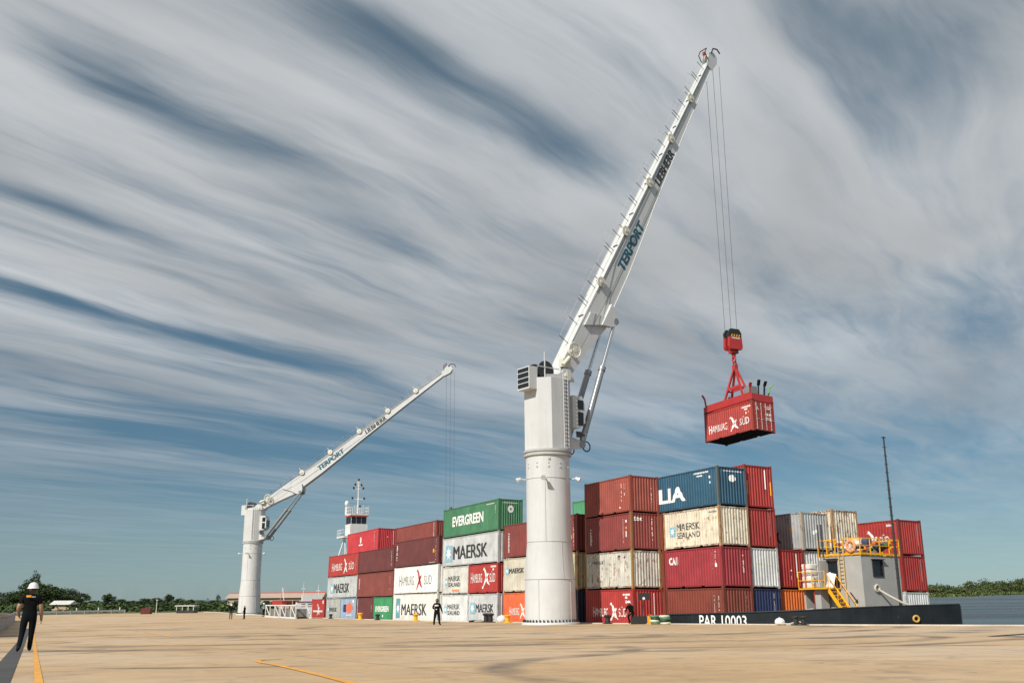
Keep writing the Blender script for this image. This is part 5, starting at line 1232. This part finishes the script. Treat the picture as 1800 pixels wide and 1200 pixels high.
# parapet along the landward edge
o = thing('parapet', 'blue-grey steel parapet with rusty rail along the drain side', 'parapet', T((0, 0, 0)))
PAN = mat('parapet_panel', (.17, .20, .23), .6, var=.12, streak=.3); RUR = mat('rusty_rail', (.23, .12, .06), .8, var=.3, rust=.5)
def par(t): p = V((-25.9, 48.6)).lerp(V((-72.6, 142.2)), t); return G(p.x, p.y)
for k in range(22):
    p, q = par(k/22), par((k+.97)/22); b = MB(); b.bar(p+V((-.15, 0, .42)), q+V((-.15, 0, .42)), .10, .84); b.build('panel', PAN, o)
    MB().bar(p+V((-.15, 0, 0)), p+V((-.15, 0, 1.15)), .16).build('post', GR, o)
    MB().tube([p+V((-.15, 0, .98)), q+V((-.15, 0, .98))], .085, 8).build('rail', RUR, o); MB().tube([p+V((-.2, 0, 1.22)), q+V((-.2, 0, 1.22))], .06, 8).build('rail', GR, o)
o = thing('covered_skiff', 'white tarpaulin-covered skiff lying behind the steel parapet', 'boat', T((-55.2, 101, -2.6)) @ RZ(R(60)))
b = MB(); b.prism([(-2.4, -.7), (1.6, -.8), (2.8, 0), (1.6, .8), (-2.4, .7)], lambda x, y: (x, y*.8, 0), lambda x, y: (x, y, .9)); b.build('hull', SHIPW, o)
b = MB(); b.ball((0, 0, .85), 1.0, 14, 8, (2.2, .72, .75)); rr = random.Random(3)
for i, v in enumerate(b.v): b.v[i] = tuple(q*(1+rr.uniform(-.04, .04)) for q in v)
b.build('cover', mat('tarp_white2', (.72, .70, .67), .85, var=.1), o, True)

# ------------------------------------------------------------------ trees and the far bank
def leaf_mat(name, col):
    m = mat(name, col, .75, var=.45, scale=.35, spec=.2); return m
LEAF = [leaf_mat('leaf_dark', (.030, .052, .016)), leaf_mat('leaf_mid', (.045, .070, .022)), leaf_mat('leaf_light', (.070, .095, .030)), leaf_mat('leaf_brown', (.085, .075, .035))]
BARK = mat('bark', (.09, .07, .05), .9, var=.3)
def leaves(b, c, r, n, size, rr, flat=.75):
    for _ in range(n):
        d = V((rr.gauss(0, 1), rr.gauss(0, 1), rr.gauss(0, 1))).normalized()*(rr.random()**.4)
        p = V(c)+V((d.x*r[0], d.y*r[1], d.z*r[2])); s = size*rr.uniform(.6, 1.3)
        nx = V((rr.uniform(-1, 1), rr.uniform(-1, 1), rr.uniform(-.5, .5))).normalized(); ny = nx.cross(V((rr.uniform(-1, 1), rr.uniform(-1, 1), rr.uniform(.2, 1)))).normalized()
        b.mi = rr.choice((0, 0, 1, 1, 1, 2))
        b.add([p-nx*s-ny*s*.6, p+nx*s*.7-ny*s*.8, p+nx*s+ny*s*.5, p-nx*s*.5+ny*s*.9], [(0, 1, 2, 3)])
def tree_mesh(seed, h, w, n, size, sparse=False):
    rr = random.Random(seed); cr = MB(); tr = MB()
    tr.tube([(0, 0, -.5), (rr.uniform(-.3, .3), 0, h*.3), (rr.uniform(-.5, .5), rr.uniform(-.5, .5), h*.62)], [h*.028+.1, h*.02+.06, .08], 7)
    k = 6 if sparse else 17; lo = .45 if sparse else .08
    for i in range(k):
        a = rr.uniform(0, 6.28); q = rr.uniform(.15, .95)*w/2; z = h*rr.uniform(lo, .82)
        q *= (1.1-abs(z/h-.5)*.9); c = (math.cos(a)*q, math.sin(a)*q, z)
        tr.tube([(0, 0, h*rr.uniform(.2, .45)), (c[0]*.5, c[1]*.5, z*.8), c], [h*.012+.04, .07, .03], 5)
        r = w*rr.uniform(.13, .27); leaves(cr, c, (r*1.2, r*1.2, r*.85), n//k, size, rr)
    leaves(cr, (0, 0, h*.80), (w*.26, w*.26, h*.2), n//k, size, rr)
    return cr.mesh('crown', LEAF[:3], fix=False), tr.mesh('trunk', BARK)
TM = [tree_mesh(1, 10, 11, 4200, .24), tree_mesh(2, 9, 9, 3600, .23), tree_mesh(3, 11, 8, 3600, .23), tree_mesh(4, 8, 12, 4000, .23), tree_mesh(5, 12, 7, 700, .22, True)]
def tree(k, x, y, s, rz, label, sw=1.0, z=-2.95):
    o = thing('broadleaf_tree', label, 'tree', T((x, y, z)) @ RZ(rz) @ Matrix.Diagonal((s*sw, s*sw, s, 1)), 'trees along the landward skyline')
    link('crown', TM[k][0], o); link('trunk', TM[k][1], o); return o
def sky_tree(k, px, top, Y, label, sw=1.0):
    X = (px-900)/1650*Y*.965; zt = (1055.5-(px/1800)*17.3-top)/1650*Y*.97; h = [10, 9, 11, 8, 12][k]
    tree(k, X, Y, max(2.5, zt+2.95)/h, px*.37, label, sw)
ROWT = 'bushy green tree in the low row along the horizon'
for (k, px, top, Y, lab, sw) in [(0, 48, 1017, 430, 'tallest broad dark tree, rising beyond the walking worker', 1.15), (2, 78, 1026, 440, 'tall dark tree leaning against the tallest tree', 1.2), (3, 108, 1034, 445, 'wide dark tree with ragged top beside the tall pair', 1.2), (1, 135, 1040, 450, 'dark tree sloping down towards the tiny tan house', 1.2), (4, 52, 1001, 450, 'thin sparse tree top poking above the tallest tree', .5),
    (0, 15, 1042, 420, ROWT, 1.3), (3, -12, 1040, 430, ROWT, 1.4), (3, 70, 1034, 415, 'wide full dark tree filling the clump below the tall pair', 1.5), (0, 118, 1046, 418, 'rounded dark tree closing the clump beside the tiny tan house', 1.4), (1, 30, 1036, 425, 'medium dark tree beside the tallest tree, above the parapet', 1.2),
    (1, 160, 1054, 470, ROWT, 1.5), (2, 187, 1042, 460, 'round dense tree standing alone above the low tree row', 1.25), (3, 205, 1052, 480, ROWT, 1.4), (0, 230, 1054, 480, ROWT, 1.6), (1, 250, 1050, 470, ROWT, 1.5), (3, 270, 1050, 480, ROWT, 1.5), (2, 292, 1043, 460, 'dark round-topped tree above the row near the shelter', 1.3), (0, 312, 1050, 480, ROWT, 1.5), (1, 332, 1052, 470, ROWT, 1.5), (3, 350, 1055, 480, ROWT, 1.5), (4, 378, 1043, 440, 'sparse feathery tree beside the far crane', .9), (0, 395, 1056, 470, ROWT, 1.6), (1, 415, 1056, 480, ROWT, 1.6), (3, 435, 1058, 480, ROWT, 1.6), (0, 465, 1062, 225, 'dark round shrub-like tree before the tan warehouse', 1.0), (1, 480, 1063, 226, 'second dark shrub-like tree before the tan warehouse', 1.0), (1, 172, 1060, 400, ROWT, 1.6), (3, 240, 1061, 400, ROWT, 1.8), (0, 320, 1061, 400, ROWT, 1.8), (1, 120, 1056, 380, ROWT, 1.8), (3, 60, 1052, 380, ROWT, 1.8), (0, 285, 1062, 390, ROWT, 1.8), (3, 372, 1063, 390, ROWT, 1.8), (1, 405, 1064, 390, ROWT, 1.8)]:
    sky_tree(k, px, top, Y, lab, sw)
b = MB(); rr = random.Random(11)
for i in range(14000):
    px = rr.uniform(-60, 470); Y = rr.uniform(235, 420); X = (px-900)/1650*Y; s = rr.uniform(.15, .45); z = -2.9+abs(rr.gauss(0, .8))
    nx = V((rr.uniform(-1, 1), rr.uniform(-1, 1), rr.uniform(-.4, .4))).normalized(); ny = nx.cross(V((rr.uniform(-1, 1), rr.uniform(-1, 1), 1))).normalized(); b.mi = rr.choice((0, 1, 1, 2)); p = V((X, Y, z))
    b.add([p-nx*s-ny*s, p+nx*s-ny*s*.7, p+nx*s*.8+ny*s, p-nx*s+ny*s*.6], [(0, 1, 2, 3)])
tag(b.build('undergrowth', LEAF[:3], fix=False), 'low green undergrowth filling the ground before the tree line', 'bushes', kind='stuff')
def bank():
    line = [(60, 660), (322, 760), (420, 900), (560, 1120), (760, 1430), (1100, 1900), (1700, 2500)]
    b = MB(); P = []
    for x, y in line:
        for d, z in ((0, WATER-.3), (8, WATER+1.2), (60, WATER+2.5), (400, WATER+5)): P.append((x-d*.45, y+d*.9, z))
    b.add(P, [(i*4+j, i*4+j+1, (i+1)*4+j+1, (i+1)*4+j) for i in range(len(line)-1) for j in range(3)])
    tag(b.build('far_bank', mat('bank_green', (.10, .125, .035), .95, var=.3, scale=.02)), None, None, kind='structure')
    rr = random.Random(21); b = MB(); g = MB()
    for (x0, y0), (x1, y1) in zip(line, line[1:]):
        L_ = math.hypot(x1-x0, y1-y0); n = int(L_/9)
        for i in range(n):
            t = (i+rr.random())/n; d = rr.uniform(14, 75); x, y = x0+(x1-x0)*t-d*.45, y0+(y1-y0)*t+d*.9
            k = y/760; r = rr.uniform(4.5, 8.5)*k**.75; top = (10.5+4*math.sin(x*.021)+3*math.sin(x*.0071+1)+rr.uniform(-3, 3))*k*(.50+.26*(d/75))
            if rr.random() < .07: top *= 1.35
            for _ in range(3):
                leaves(b, (x+rr.uniform(-3, 3), y, WATER+1.5+top*rr.uniform(.35, .85)), (r, r, top*.32), 58, .62*k**.8, rr)
            for _ in range(2): leaves(b, (x+rr.uniform(-4, 4), y-3, WATER+2.5), (r*1.1, r, 2.6), 34, .6*k**.8, rr)
        for i in range(int(L_/2.2)):
            t = rr.random(); d = rr.uniform(2, 13); x, y = x0+(x1-x0)*t-d*.45, y0+(y1-y0)*t+d*.9; g.mi = 0
            leaves(g, (x, y, WATER+1.3), (2.2, 2.2, 1.0+rr.random()*1.5), 14, .6*(y/760)**.8, rr)
    tag(b.build('riverside_wood', [LEAF[1], LEAF[2], LEAF[3]], fix=False), 'dense green riverside wood on the far bank', 'wood', kind='stuff')
    gm = leaf_mat('bank_grass', (.15, .19, .05)); tag(g.build('bank_grass', [gm, LEAF[2], gm], fix=False), 'bright green reeds and grass at the far water line', 'grass', kind='stuff')
bank()
